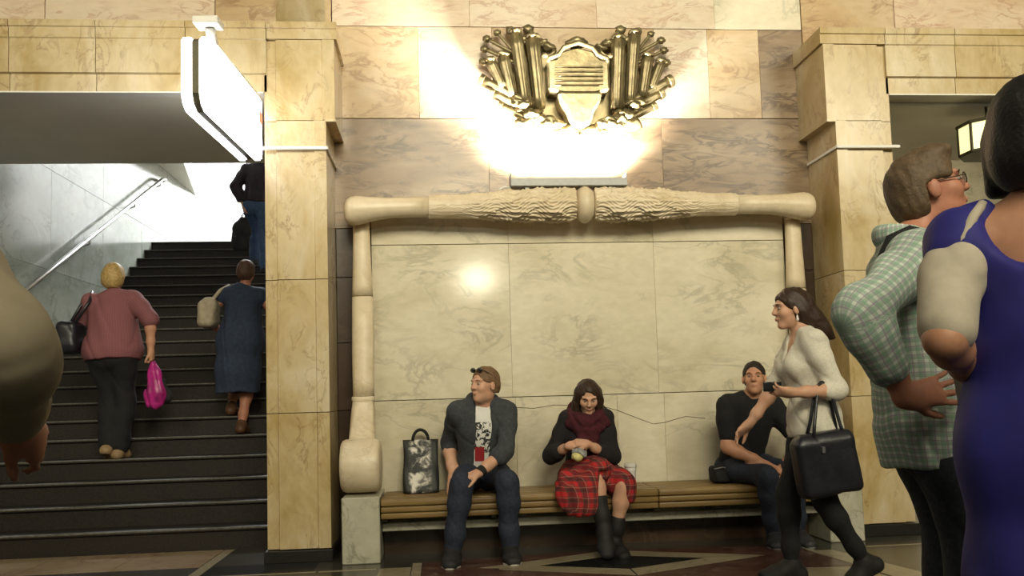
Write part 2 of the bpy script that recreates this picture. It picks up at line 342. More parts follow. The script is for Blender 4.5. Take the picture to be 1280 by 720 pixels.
# passage behind the right portal
wp_ = struct(box('wall_passage_far', 2.0, 10.0, 11.0, 11.2, 0, 4.6, JOINT))
for i in range(8):
    for z0, z1 in ((0, 1.2), (1.2, 2.4), (2.4, 3.5), (3.5, 4.55)):
        box('marble_panel', 2.0+i+G, 3.0+i-G, 10.93, 11.0, z0+G, z1-G, PANEL, wp_, .003)
struct(box('ceiling_passage', 2.0, 10.0, 7.64, 11.2, 4.55, 4.7, SOFF))
area('passage_lamp', (5.6, 9.2, 4.4), (5.6, 9.6, 0), 1.6, 0.5, 120, WARM)
# ------------------------------------------------------------------ niche furniture
def lathe_x(name, prof, cy, czf, mat, parent, n=28, disp=None, nu=None):
    """prof: list of (x, r); czf(x): axis height"""
    xs_ = [p[0] for p in prof]; rs = [p[1] for p in prof]
    nu = nu or len(prof)
    def fn(u, v):
        x = xs_[0]+(xs_[-1]-xs_[0])*u if nu != len(prof) else prof[int(round(u*(nu-1)))][0]
        r = float(np.interp(x, xs_ if xs_[0] < xs_[-1] else xs_[::-1], rs if xs_[0] < xs_[-1] else rs[::-1]))
        a = 2*math.pi*v
        if disp: r += disp(x, a)
        return (x, cy-r*math.cos(a), czf(x)+r*math.sin(a))
    return grid_mesh(name, fn, nu, n, mat, parent, closed_v=True, caps=True)
YR = 6.02
roll = empty('roll_moulding', (CX, YR, 2.36), 'long carved stone roll moulding above the bench niche with leaf sheaths', 'moulding')
AX = lambda x: 2.448+0.012*math.cos((x-1.10)*1.0)
for sg in (-1, 1):
    e = 1.10+sg*1.75; m_ = 1.10+sg*1.14
    L = [(e+sg*.000, .018), (e-sg*.006, .055), (e-sg*.022, .088), (e-sg*.05, .103), (e-sg*.09, .106), (e-sg*.13, .100), (e-sg*.18, .090), (e-sg*.25, .080), (e-sg*.33, .073), (e-sg*.45, .070), (m_, .0715)]
    L.sort()
    lathe_x('roll_shaft', L, YR, lambda x, e=e: AX(x)-.020*max(0, 1-abs(x-e)/.30), CARVE, roll, 32, disp=lambda x, a, e=e: .0022*math.sin(18*a)*min(1, abs(x-e)/.12))
    K = [(m_+sg*.006, .073), (m_, .080), (m_-sg*.15, .082), (m_-sg*.4, .085), (m_-sg*.65, .098), (m_-sg*.9, .108), (m_-sg*1.02, .106), (m_-sg*1.07, .088)]
    K.sort()
    def leafd(x, a, m_=m_, sg=sg):
        s = (m_-x)*sg                        # distance from the leaf tips
        d = 0.0
        amp = .004+.020*min(1, max(0, (s-.22)/.35))
        for nn, rw, sh_ in ((5, 4.2, 0.0), (5, 4.2, .5)):
            ph = (a/(2*math.pi)*nn+sh_) % 1.0-.5
            t_ = s*rw+sh_-1.1*abs(ph)**1.4*2
            fr = t_-math.floor(t_)
            d = max(d, amp*(fr**.6)*(1-1.5*abs(ph))*(1.25-.5*abs(math.sin(ph*14))))
        d += .22*amp*math.sin(a*31+9*math.sin(s*23))
        return d
    lathe_x('leaf_sheath', K, YR, AX, CARVE, roll, 150, disp=leafd, nu=190)
lathe_x('centre_ring', sorted([(1.10+q, r) for q, r in ((-.062, .06), (-.058, .095), (-.045, .115), (-.02, .132), (0, .137), (.02, .132), (.045, .115), (.058, .095), (.062, .06))]), YR, AX, CARVE, roll, 32)

def side_scroll(cx, label):
    t = empty('scroll_column', (cx, 5.9, 0.43), label, 'column')
    def lz(name, prof, cy=None):
        def fn(u, v):
            z, r, y = prof[int(round(u*(len(prof)-1)))]
            a = 2*math.pi*v; return (cx+r*math.cos(a), y+r*.75*math.sin(a), z)
        return grid_mesh(name, fn, len(prof), 24, CARVE, t, closed_v=True, caps=True)
    lz('shaft', [(2.37, .060, 6.15), (2.30, .061, 6.15), (2.1, .066, 6.15), (1.9, .073, 6.15), (1.83, .076, 6.15)])
    lz('shaft', [(1.822, .076, 6.15), (1.6, .079, 6.14), (1.4, .079, 6.12), (1.2, .076, 6.10), (1.10, .074, 6.085)])
    lz('shaft_ring', [(1.098, .079, 6.08), (1.09, .083, 6.08), (1.07, .082, 6.075), (1.062, .076, 6.075)])
    def fl(u, v):
        z = 1.062-.30*u; r = .074+.016*u
        y = 6.07-.18*u**1.5; a = 2*math.pi*v
        rr = 1+.05*abs(math.sin(a*4+u*3))*(1 if u > .2 else u*5)
        c, s = math.cos(a), math.sin(a)
        return (cx+r*rr*math.copysign(abs(c)**.7, c), y+r*.8*rr*math.copysign(abs(s)**.7, s), z)
    grid_mesh('leaf_foot', fl, 22, 40, CARVE, t, closed_v=True, caps=True)
    pr = [(cx+q, r) for q, r in ((-.138, .05), (-.137, .12), (-.132, .155), (-.122, .172), (-.10, .180), (0, .183), (.10, .180), (.122, .172), (.132, .155), (.137, .12), (.138, .05))]
    lathe_x('scroll', pr, 5.86, lambda x: .626, CARVE, t, 40)
    return t
side_scroll(-0.54, 'carved stone scroll column beside the stair portal and the tote bag')
side_scroll(2.705+.03, 'carved stone scroll column beside the passage portal')
for x0, lab in ((-0.655, 'mottled marble pedestal block under the scroll beside the stairs'), (2.665, 'mottled marble pedestal block under the scroll beside the passage')):
    tag(box('pedestal', x0, x0+.248, 5.65, Y_P-.001, 0, .432, PEDST, None, .006), lab, 'pedestal')

# wooden slatted bench
be = empty('bench', (CX, 5.9, 0), 'long varnished wooden slatted bench between the marble pedestals', 'bench')
BX0, BX1, BS = -0.402, 2.66, 1.475
for a, b in ((BX0, BS), (BS, BX1)):
    for i in range(3):
        zc = .300+.0425*i
        box('slat', a+G/2, b-G/2, 5.655+.006*(2-i), 5.69+.006*(2-i), zc-.0195, zc+.0195, WOODM, be, .009, 2)
    for i in range(7):
        y = 5.675+i*.074
        box('slat', a+G/2, b-G/2, y, y+.066, .385, .412-(.004 if i > 1 else 0), WOODM, be, .008, 2)
for x in (-.38, .35, 1.12, 1.475, 1.9, 2.6):
    box('bracket', x-.02, x+.02, 5.70, 6.19, .262, .384, DKMETAL, be)
    box('leg', x-.02, x+.02, 5.92, 5.96, .236, .27, DKMETAL, be)
tag(box('stone_ledge', BX0, BX1, 5.80, Y_P-.001, .182, .236, PEDST, None, .005), 'pale stone ledge running under the wooden bench slats', 'ledge')
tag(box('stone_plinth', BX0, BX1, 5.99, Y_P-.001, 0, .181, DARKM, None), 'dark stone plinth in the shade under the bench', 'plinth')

# cable strips round both pillars
def strip(label, xa, xb, xo):
    t = empty('cable_strip', (xa, Y_F-.02, 2.83), label, 'cable strip')
    lo, hi = sorted((xa, xb)); box('front_run', lo-.012, hi+.012, Y_F-.036, Y_F-.0125, 2.815, 2.838, WHITEM, t, .003)
    s = 1 if xo > xb else -1
    lo, hi = sorted((xb+s*.001, xb+s*.014)); box('side_run', lo, hi, Y_F-.036, Y_W-.002, 2.815, 2.838, WHITEM, t, .003)
strip('thin white cable strip round the stair portal pillar', -1.17, -.744, 0)
strip('thin white cable strip round the passage portal pillar', 3.42, 2.956, 0)

# relief over the niche
RX = 1.105
rel = empty('heraldic_relief', (RX, Y_W, 3.0), 'gilded heraldic relief with cartouche, banners and garlands on the marble wall', 'relief')
def rod(name, a, b, r0, r1, flutes=0, par=rel, mat=BRONZE, n=14):
    a, b = Vector(a), Vector(b); d = (b-a).normalized(); s = d.cross(Vector((0, 1, 0))).normalized(); q = s.cross(d)
    def fn(u, v):
        an = 2*math.pi*v; r = r0+(r1-r0)*u
        if flutes: r *= 1+.17*math.cos(flutes*an)
        return a.lerp(b, u)+(s*math.cos(an)+q*math.sin(an))*r
    return grid_mesh(name, fn, 7, max(n, flutes*4), mat, par, closed_v=True, caps=True)
def blob(name, c, r, par=rel, mat=BRONZE, lump=.25, seed=0, seg=14):
    rd = random.Random(seed); ph = [rd.uniform(0, 6.3) for _ in range(6)]; fq = [rd.randint(2, 5) for _ in range(3)]
    def fn(u, v):
        th = math.pi*u; an = 2*math.pi*v
        k = 1+lump*(math.sin(fq[0]*an+ph[0])*math.sin(th*3+ph[1])+.6*math.sin(fq[1]*an*2+ph[2])*math.sin(th*4+ph[3]))*math.sin(th)
        return (c[0]+r[0]*k*math.sin(th)*math.cos(an), c[1]+r[1]*k*math.sin(th)*math.sin(an), c[2]+r[2]*k*math.cos(th))
    return grid_mesh(name, fn, seg, seg+4, mat, par, closed_v=True)
# cartouche
def shield(name, pts, y0, y1, bev, mat=BRONZE): return poly_prism(name, [(RX+x, z) for x, z in pts], 'Y', y0, y1, mat, rel, bev)
shield('backing_plate', [(-.45, 3.70), (-.50, 3.50), (-.42, 3.25), (-.28, 3.08), (.28, 3.08), (.42, 3.25), (.50, 3.50), (.45, 3.70)], Y_W-.03, Y_W-.001, .01)
car = shield('cartouche', [(-.235, 3.36), (-.235, 3.55), (-.245, 3.585), (-.17, 3.60), (-.135, 3.655), (-.07, 3.675), (0, 3.69), (.07, 3.675), (.135, 3.655), (.17, 3.60), (.245, 3.585), (.235, 3.55), (.235, 3.36), (.12, 3.335), (-.12, 3.335)], Y_W-.20, Y_W-.02, .014)
for i, z in enumerate((3.395, 3.43, 3.465, 3.50, 3.535)):
    rod('inscription_line', (RX-.185, Y_W-.203, z), (RX+.185, Y_W-.203, z), .008, .008, n=8)
for sx in (-1, 1):
    tube('cartouche_scroll', [(RX+sx*(.255-.03*math.cos(t*2)-.018*t), Y_W-.19, 3.575+.03*math.sin(t*2)+.035*t) for t in [i*.25 for i in range(13)]], .016, BRONZE, rel, 8)
tube('cartouche_rim', [(RX-.225, Y_W-.205, 3.60), (RX-.15, Y_W-.215, 3.625), (RX-.11, Y_W-.22, 3.68), (RX, Y_W-.225, 3.715), (RX+.11, Y_W-.22, 3.68), (RX+.15, Y_W-.215, 3.625), (RX+.225, Y_W-.205, 3.60)], .018, BRONZE, rel, 10)
blob('crest', (RX, Y_W-.15, 3.74), (.075, .06, .045), seed=3)
shield('lower_shield', [(-.17, 3.335), (-.15, 3.25), (-.10, 3.18), (-.085, 3.11), (-.05, 3.075), (.05, 3.075), (.085, 3.11), (.10, 3.18), (.15, 3.25), (.17, 3.335)], Y_W-.24, Y_W-.02, .02)
for sx in (-1, 1):
    # furled banners: fluted, leaning slightly outwards
    for dx, z0, z1, r, ln in ((.295, 3.24, 3.78, .050, .06), (.40, 3.26, 3.82, .044, .10), (.50, 3.33, 3.64, .042, .10), (.575, 3.40, 3.60, .036, .14)):
        b = rod('banner', (RX+sx*dx, Y_W-.13, z0), (RX+sx*(dx+ln*.6), Y_W-.12, z1), r*.8, r, 7)
        blob('finial', (RX+sx*(dx+ln*.6), Y_W-.13, z1+.02), (r*1.1, r, .022), seed=int(dx*100), seg=9)
    # barrels / horns fanning out below and above
    for (ax, az, bx_, bz, ra, rb) in ((.34, 3.26, .735, 3.47, .030, .042), (.34, 3.20, .66, 3.37, .028, .036), (.36, 3.14, .60, 3.27, .024, .03)):
        rod('barrel', (RX+sx*ax, Y_W-.12, az), (RX+sx*bx_, Y_W-.10, bz), ra, rb, 0)
        rod('muzzle', (RX+sx*(bx_-.02), Y_W-.10, bz-.012), (RX+sx*(bx_+.012), Y_W-.10, bz+.006), rb*1.2, rb*1.2)
    for (ax, az, bx_, bz, r) in ((.46, 3.60, .70, 3.72, .016), (.44, 3.66, .68, 3.80, .016), (.50, 3.52, .71, 3.62, .018), (.36, 3.74, .50, 3.87, .018), (.28, 3.78, .36, 3.88, .02), (.48, 3.70, .60, 3.85, .014)):
        rod('spear', (RX+sx*ax, Y_W-.10, az), (RX+sx*bx_, Y_W-.08, bz), r, r*.8)
        blob('spear_head', (RX+sx*bx_, Y_W-.08, bz), (r*2.0, r*1.6, r*1.8), seed=int(bx_*50+bz*9), seg=8)
    # wreath of leaves and fruit below
    rd = random.Random(11)
    for i in range(34):
        t = i/33; x = .10+.36*t+rd.uniform(-.03, .03); z = 3.045+.20*t**1.4+rd.uniform(-.045, .05)
        rr = rd.uniform(.030, .054)
        blob('leaf', (RX+sx*x, Y_W-.11-rd.uniform(0, .08), z), (rr*1.25, rr, rr*.8), seed=100+i, seg=9, lump=.35)
    for x, z, r in ((.30, 3.11, .068), (.41, 3.12, .062), (.19, 3.05, .058), (.06, 3.03, .05)):
        blob('fruit', (RX+sx*x, Y_W-.12, z), (r*1.25, r, r*.85), seed=int(x*100), lump=.2)
    for i in range(5):
        blob('leaf', (RX+sx*(.20+.05*i), Y_W-.09, 3.73+.02*(i % 2)+.015*i), (.05, .04, .032), seed=50+i, lump=.4, seg=9)
# light trough standing on the roll moulding
tr = empty('light_trough', (1.0, 6.03, 2.59), 'grey metal light trough shining up at the gilded relief', 'lamp')
TX0, TX1 = .555, 1.415
box('front_lip', TX0, TX1, 5.965, 5.972, 2.592, 2.650, GREYM, tr, .002)
box('tray', TX0, TX1, 5.973, 6.11, 2.590, 2.598, GREYM, tr)
for x in (TX0, TX1-.006): box('end_cap', x, x+.006, 5.973, 6.11, 2.599, 2.69, GREYM, tr)
for y in (6.01, 6.07): rod('tube_lamp', (TX0+.02, y, 2.617), (TX1-.02, y, 2.617), .013, .013, 0, tr, ACRYL)
for x in (TX0+.12, TX1-.12): box('foot', x-.015, x+.015, 5.99, 6.05, 2.57, 2.590, GREYM, tr)
tube('lead', [(TX0, 6.03, 2.594), (TX0-.04, 6.03, 2.60), (TX0-.07, 6.03, 2.59), (TX0-.085, 6.03, 2.575)], .007, WHITEM, tr, 6)
area('relief_light', (.985, 6.04, 2.637), (.985, 6.16, 3.3), TX1-TX0-.05, .09, 300, (1.0, 0.94, 0.84), 115)

# double-sided lightbox sign at the stair portal
sg_ = empty('lightbox_sign', (-1.20, 5.3, 2.75), 'double sided white lit sign box jutting out at the stairs', 'sign')
RZ = Matrix.Rotation(math.radians(-4.2), 3, 'Z')
def sign_slab(name, xa, xb, ins, mat, bev):
    y0, y1, z0, z1 = 4.74+ins, 5.80-ins*.2, 2.735+ins, 3.165-ins
    ch = .085
    pts = [(y1, z0), (y1, z1), (y0+.02, z1), (y0, z1-.02), (y0, z0+ch), (y0+.03, z0+.03), (y0+ch, z0)]
    bm = bmesh.new(); A = [bm.verts.new((xa, p[0], p[1])) for p in pts]; B = [bm.verts.new((xb, p[0], p[1])) for p in pts]
    n = len(pts); bm.faces.new(A); bm.faces.new(B[::-1])
    for i in range(n): bm.faces.new((A[i], B[i], B[(i+1) % n], A[(i+1) % n]))
    bmesh.ops.recalc_face_normals(bm, faces=bm.faces)
    if bev: bmesh.ops.bevel(bm, geom=list(bm.edges), offset=bev, segments=2, affect='EDGES')
    piv = Vector((-1.18, 5.8, 0))
    for v in bm.verts: v.co = RZ.to_4x4() @ (v.co-piv)+piv
    return link(name, bm_mesh(bm, name), mat, sg_)
sign_slab('light_panel', -1.235, -1.175, 0, ACRYL, .012)
sign_slab('frame', -1.276, -1.236, .012, DKMETAL, 0)
sign_slab('light_panel', -1.337, -1.277, 0, ACRYL, .012)
PINKISH = plain('sign_red', (0.9, 0.10, 0.04), .4, emit=(1.0, .16, .06), es=1.2); LILAC = plain('sign_lilac', (.5, .4, .9), .4, emit=(.75, .68, 1.0), es=1.1)
box('red_mark', -1.1742, -1.1725, 5.70, 5.79, 2.98, 3.06, PINKISH, sg_); box('lilac_mark', -1.1742, -1.1725, 5.70, 5.79, 2.78, 2.88, LILAC, sg_)
box('hanger', -1.345, -1.20, 4.74, 4.86, 3.235, 3.275, WHITEM, sg_, .004, rotz=math.radians(-4.2))
tube('hanger_arm', [(-1.27, 4.82, 3.24), (-1.265, 4.88, 3.165)], .03, WHITEM, sg_, 8)
tube('top_rail', [(-1.265, 4.85, 3.175), (-1.19, 5.815, 3.175)], .014, WHITEM, sg_, 8)

# lantern under the passage soffit
la = empty('lantern', (4.33, 6.06, 2.84), 'glowing yellow glass lantern hanging in the passage portal', 'lamp')
LCX, LCY = 4.33, 6.09
def hexp(r, n=8): return [(LCX+r*math.cos(math.pi/8+2*math.pi*i/n), LCY+r*math.sin(math.pi/8+2*math.pi*i/n)) for i in range(n)]
hp = hexp(.205)
for i in range(8):
    a, b = Vector((*hp[i], 0)), Vector((*hp[(i+1) % 8], 0)); c = (a+b)/2; dd = (b-a)
    box('pane', c.x-dd.length/2+.008, c.x+dd.length/2-.008, c.y-.003, c.y+.003, 2.866, 3.07, LAMPG, la, rotz=math.atan2(dd.y, dd.x))
    box('frame_bar', a.x-.009, a.x+.009, a.y-.009, a.y+.009, 2.85, 3.085, DKMETAL, la)
poly_prism('top_cap', hexp(.225), 'Z', 3.07, 3.095, DKMETAL, la, .004); poly_prism('bottom_cap', hexp(.215), 'Z', 2.84, 2.866, DKMETAL, la, .004)
tube('hook', [(LCX, LCY, 3.095), (LCX, LCY, 3.24)], .010, DKMETAL, la, 8)
tag(box('conduit', 3.41, 4.33, 6.03, 6.05, 3.215, 3.2385, WHITEM, None, .003), 'thin white cable conduit under the passage soffit leading to the lantern', 'conduit')

# handrail on the stair wall
hr = empty('handrail', (XL+.08, 8.3, 2.2), 'polished steel handrail on the grey stair wall', 'handrail')
hs = (4.36-2.25)/(12.28-8.33)
hy = lambda y: 2.25+(y-8.33)*hs
tube('rail', [(XL+.09, 6.6, hy(6.6)), (XL+.09, 9, hy(9)), (XL+.09, 12.2, hy(12.2)), (XL+.09, 12.32, hy(12.25)), (XL+.04, 12.36, hy(12.22))], .024, METAL, hr, 12)
for y in (6.9, 8.3, 9.7, 11.1, 12.1):
    tube('rail_bracket', [(XL+.09, y, hy(y)-.02), (XL+.085, y, hy(y)-.07), (XL+.02, y, hy(y)-.09), (XL+.0005, y, hy(y)-.09)], .010, METAL, hr, 8)
# tote bag on the bench
M_TOTE, t_, b_ = nt('tote_print')
tc_ = t_.nodes.new('ShaderNodeTexCoord'); sp_ = t_.nodes.new('ShaderNodeSeparateXYZ'); t_.links.new(tc_.outputs['Object'], sp_.inputs[0])
nn_ = noise(t_, tc_.outputs['Object'], 13, 4, .6, .8)
mid = ramp(t_, [(.0, (1, 1, 1)), (.055, (1, 1, 1)), (.085, (0, 0, 0))], math_(t_, 'ABSOLUTE', math_(t_, 'ADD', math_(t_, 'ADD', sp_.outputs[0], .14), math_(t_, 'MULTIPLY', math_(t_, 'SUBTRACT', nn_, .5), .06))))
pr_ = ramp(t_, [(.44, (.012, .012, .012)), (.52, (.16, .15, .13)), (.60, (.62, .59, .52))], nn_)
t_.links.new(mixc(t_, mid, (.016, .016, .015), pr_), b_.inputs['Base Color']); b_.inputs['Roughness'].default_value = .6
BLACKF = plain('black_fabric', (.012, .012, .013), .8, var=.3, scale=40, bmp=.1)
tb = empty('tote_bag', (-.14, 6.02, .412), 'black tote bag with a black and white photo print on the bench', 'bag')
def totefn(u, v):
    a = 2*math.pi*v; c, s = math.cos(a), math.sin(a); z = .412+.365*u
    wx = .125+.004*math.sin(u*7); wy = (.045*(1-u)**.6+.012)
    return (-.14+wx*math.copysign(abs(c)**.35, c), 6.02+.10*u+wy*math.copysign(abs(s)**.6, s)+.004*math.sin(u*9+c*5), z)
o_ = grid_mesh('bag_body', totefn, 16, 36, M_TOTE, tb, closed_v=True, caps=True)
for sy in (-.012, .012):
    tube('handle', [(-.14+.055*math.cos(a), 6.12+sy, .772+.075*math.sin(a)) for a in [math.pi*i/12 for i in range(13)]], .011, BLACKF, tb, 8)
# ------------------------------------------------------------------ sculpting toolkit: distance fields meshed with surface nets
A_ = lambda *p: np.array(p, dtype=np.float64)
def nrm(v): v = np.asarray(v, float); return v/(np.linalg.norm(v)+1e-12)
def rotv(v, ax, deg):
    ax = nrm(ax); c, s = math.cos(math.radians(deg)), math.sin(math.radians(deg)); v = np.asarray(v, float)
    return v*c+np.cross(ax, v)*s+ax*np.dot(ax, v)*(1-c)
class Field:
    def __init__(s): s.ops = []; s.lo = np.full(3, 1e9); s.hi = np.full(3, -1e9); s.wr = None
    def _grow(s, lo, hi): s.lo = np.minimum(s.lo, lo); s.hi = np.maximum(s.hi, hi)
    def cone(s, a, b, ra, rb, k=.02, flat=None, op='u'):
        a, b = np.asarray(a, float), np.asarray(b, float); r = max(ra, rb)*(max(1, flat[1]) if flat else 1)
        lo, hi = np.minimum(a, b)-r, np.maximum(a, b)+r
        if op == 'u': s._grow(lo, hi)
        s.ops.append(('cone', op, k, lo, hi, (a, b, ra, rb, flat))); return s
    def chain(s, pts, rads, k=.02, flat=None, op='u'):
        for i in range(len(pts)-1): s.cone(pts[i], pts[i+1], rads[i], rads[i+1], k, flat, op)
        return s
    def ell(s, c, r, M=None, k=.02, op='u'):
        c, r = np.asarray(c, float), np.asarray(r, float); R = np.eye(3) if M is None else np.asarray(M, float)
        e = np.sqrt(((R*r)**2).sum(1))
        if op == 'u': s._grow(c-e, c+e)
        s.ops.append(('ell', op, k, c-e, c+e, (c, r, R))); return s
    def rbox(s, c, h, rd, M=None, k=.02, op='u'):
        c, h = np.asarray(c, float), np.asarray(h, float); R = np.eye(3) if M is None else np.asarray(M, float)
        e = np.abs(R)@h
        if op == 'u': s._grow(c-e, c+e)
        s.ops.append(('box', op, k, c-e, c+e, (c, h, rd, R))); return s
    def plane(s, p, n, k=.004): s.ops.append(('plane', 'i', k, None, None, (np.asarray(p, float), nrm(n)))); return s
    def wrinkle(s, amp, fr=18.0, seed=0, st=(1, 1, .6)): s.wr = (amp, fr, seed, st); return s
    def mesh(s, v):
        lo, hi = s.lo-3*v-.012, s.hi+3*v+.012
        n = np.ceil((hi-lo)/v).astype(int)+1
        ax = [(lo[i]+v*np.arange(n[i])).astype(np.float32) for i in range(3)]
        val = np.full(n, .5, np.float32)
        for kind, op, k, l, h, pr in s.ops:
            if kind == 'plane':
                p, nn = pr
                d = ((ax[0]-p[0])*nn[0])[:, None, None]+((ax[1]-p[1])*nn[1])[None, :, None]+((ax[2]-p[2])*nn[2])[None, None, :]
                hh = np.maximum(k-np.abs(val-d), 0)/k; val = np.maximum(val, d)+hh*hh*k*.25
                continue
            mg = k+4*v
            i0 = np.clip(np.floor((l-mg-lo)/v).astype(int), 0, n); i1 = np.clip(np.ceil((h+mg-lo)/v).astype(int)+1, 0, n)
            if (i1 <= i0).any(): continue
            sl = tuple(slice(i0[i], i1[i]) for i in range(3))
            X = ax[0][sl[0]][:, None, None]; Y = ax[1][sl[1]][None, :, None]; Z = ax[2][sl[2]][None, None, :]
            if kind == 'cone':
                a, b, ra, rb, fl = pr
                px, py, pz = X-a[0], Y-a[1], Z-a[2]; ab = b-a
                if fl:
                    dv = nrm(fl[0]); g = 1/fl[1]-1; t = (px*dv[0]+py*dv[1]+pz*dv[2])*g
                    px, py, pz = px+t*dv[0], py+t*dv[1], pz+t*dv[2]; ab = ab+dv*np.dot(ab, dv)*g
                t = np.clip((px*ab[0]+py*ab[1]+pz*ab[2])/(np.dot(ab, ab)+1e-12), 0, 1)
                d = np.sqrt((px-t*ab[0])**2+(py-t*ab[1])**2+(pz-t*ab[2])**2)-(ra+(rb-ra)*t)
                if fl: d = d*min(1, fl[1])
            elif kind == 'ell':
                c, r, R = pr; px, py, pz = X-c[0], Y-c[1], Z-c[2]
                q = [(px*R[0, i]+py*R[1, i]+pz*R[2, i])/r[i] for i in range(3)]
                k0 = np.sqrt(q[0]**2+q[1]**2+q[2]**2); k1 = np.sqrt((q[0]/r[0])**2+(q[1]/r[1])**2+(q[2]/r[2])**2)+1e-9
                d = k0*(k0-1)/k1
            else:
                c, h_, rd, R = pr; px, py, pz = X-c[0], Y-c[1], Z-c[2]
                q = [np.abs(px*R[0, i]+py*R[1, i]+pz*R[2, i])-(h_[i]-rd) for i in range(3)]
                d = np.sqrt(np.maximum(q[0], 0)**2+np.maximum(q[1], 0)**2+np.maximum(q[2], 0)**2)+np.minimum(np.maximum(np.maximum(q[0], q[1]), q[2]), 0)-rd
            cur = val[sl]
            if op == 'u': hh = np.maximum(k-np.abs(cur-d), 0)/k; val[sl] = np.minimum(cur, d)-hh*hh*k*.25
            else: d = -d; hh = np.maximum(k-np.abs(cur-d), 0)/k; val[sl] = np.maximum(cur, d)+hh*hh*k*.25
        if s.wr:
            am, fr, sd, st_ = s.wr; rd = random.Random(sd)
            X, Y, Z = ax[0][:, None, None]*st_[0], ax[1][None, :, None]*st_[1], ax[2][None, None, :]*st_[2]
            w1 = np.sin(fr*(.9*X+.5*Y+1.1*Z)+rd.uniform(0, 6)+1.6*np.sin(fr*.5*(Y-Z)+rd.uniform(0, 6)))
            w2 = np.sin(fr*1.7*(X-.7*Y+.6*Z)+rd.uniform(0, 6)+1.3*np.sin(fr*.7*(X+Z)+rd.uniform(0, 6)))
            q1 = fr*.55*(X*.8-Y*.6+1.3*Z)+1.2*np.sin(fr*.4*(X+Y)+rd.uniform(0, 6))+rd.uniform(0, 6)
            cr = (1-np.abs(np.sin(q1)))**4
            val = val+am*(.7*w1+.45*w2+1.3*cr-.3).astype(np.float32)
        return nets(val, lo, v)
def nets(val, lo, v):
    s = val < 0; n = val.shape
    cnt = np.zeros((n[0]-1, n[1]-1, n[2]-1), np.uint8)
    for i in (0, 1):
        for j in (0, 1):
            for k in (0, 1): cnt += s[i:n[0]-1+i, j:n[1]-1+j, k:n[2]-1+k]
    act = (cnt > 0) & (cnt < 8); C = np.argwhere(act); idx = np.full(act.shape, -1, np.int64); idx[act] = np.arange(len(C))
    acc = np.zeros((len(C), 3)); num = np.zeros(len(C))
    cs = [(0, 0, 0), (1, 0, 0), (0, 1, 0), (1, 1, 0), (0, 0, 1), (1, 0, 1), (0, 1, 1), (1, 1, 1)]
    cv = [val[C[:, 0]+c[0], C[:, 1]+c[1], C[:, 2]+c[2]] for c in cs]
    for p in range(8):
        for b in (1, 2, 4):
            if p & b: continue
            q = p | b; a0, a1 = cv[p], cv[q]; m = (a0 < 0) != (a1 < 0)
            t = np.where(m, a0/np.where(m, a0-a1, 1), 0)
            e = np.array(cs[p])[None]+t[:, None]*(np.array(cs[q])-np.array(cs[p]))[None]
            acc += e*m[:, None]; num += m
    V = lo+(C+acc/num[:, None])*v
    Q = []
    for axn in range(3):
        o1, o2 = (axn+1) % 3, (axn+2) % 3
        sa = [slice(None)]*3; sb = [slice(None)]*3; sa[axn] = slice(0, -1); sb[axn] = slice(1, None)
        for o in (o1, o2): sa[o] = slice(1, -1); sb[o] = slice(1, -1)
        A, B = s[tuple(sa)], s[tuple(sb)]
        for m, flip in ((A & ~B, False), (~A & B, True)):
            P = np.argwhere(m)
            if not len(P): continue
            P[:, o1] += 1; P[:, o2] += 1
            def cell(d1, d2):
                R = P.copy(); R[:, o1] -= d1; R[:, o2] -= d2; return idx[R[:, 0], R[:, 1], R[:, 2]]
            q = np.stack([cell(1, 1), cell(0, 1), cell(0, 0), cell(1, 0)], 1)
            Q.append(q[:, ::-1] if flip else q)
    Q = np.concatenate(Q)
    # one pass of smoothing along the quad edges
    for _ in range(2):
        S = np.zeros_like(V); N = np.zeros(len(V))
        for i in range(4):
            a, b = Q[:, i], Q[:, (i+1) % 4]
            for c in range(3): S[:, c] += np.bincount(a, V[b, c], len(V))+np.bincount(b, V[a, c], len(V))
            N += np.bincount(a, minlength=len(V))+np.bincount(b, minlength=len(V))
        V = V*.55+.45*S/np.maximum(N, 1)[:, None]
    return V, Q
def sculpt(name, fld, vox, mat, parent):
    V, Q = fld.mesh(vox)
    me = bpy.data.meshes.new(name)
    me.vertices.add(len(V)); me.vertices.foreach_set('co', V.astype(np.float32).ravel())
    me.loops.add(Q.size); me.loops.foreach_set('vertex_index', Q.astype(np.int32).ravel())
    me.polygons.add(len(Q)); me.polygons.foreach_set('loop_start', np.arange(0, Q.size, 4, dtype=np.int32))
    me.polygons.foreach_set('use_smooth', np.ones(len(Q), bool)); me.update(calc_edges=True); me.validate()
    return link(name, me, mat, parent)
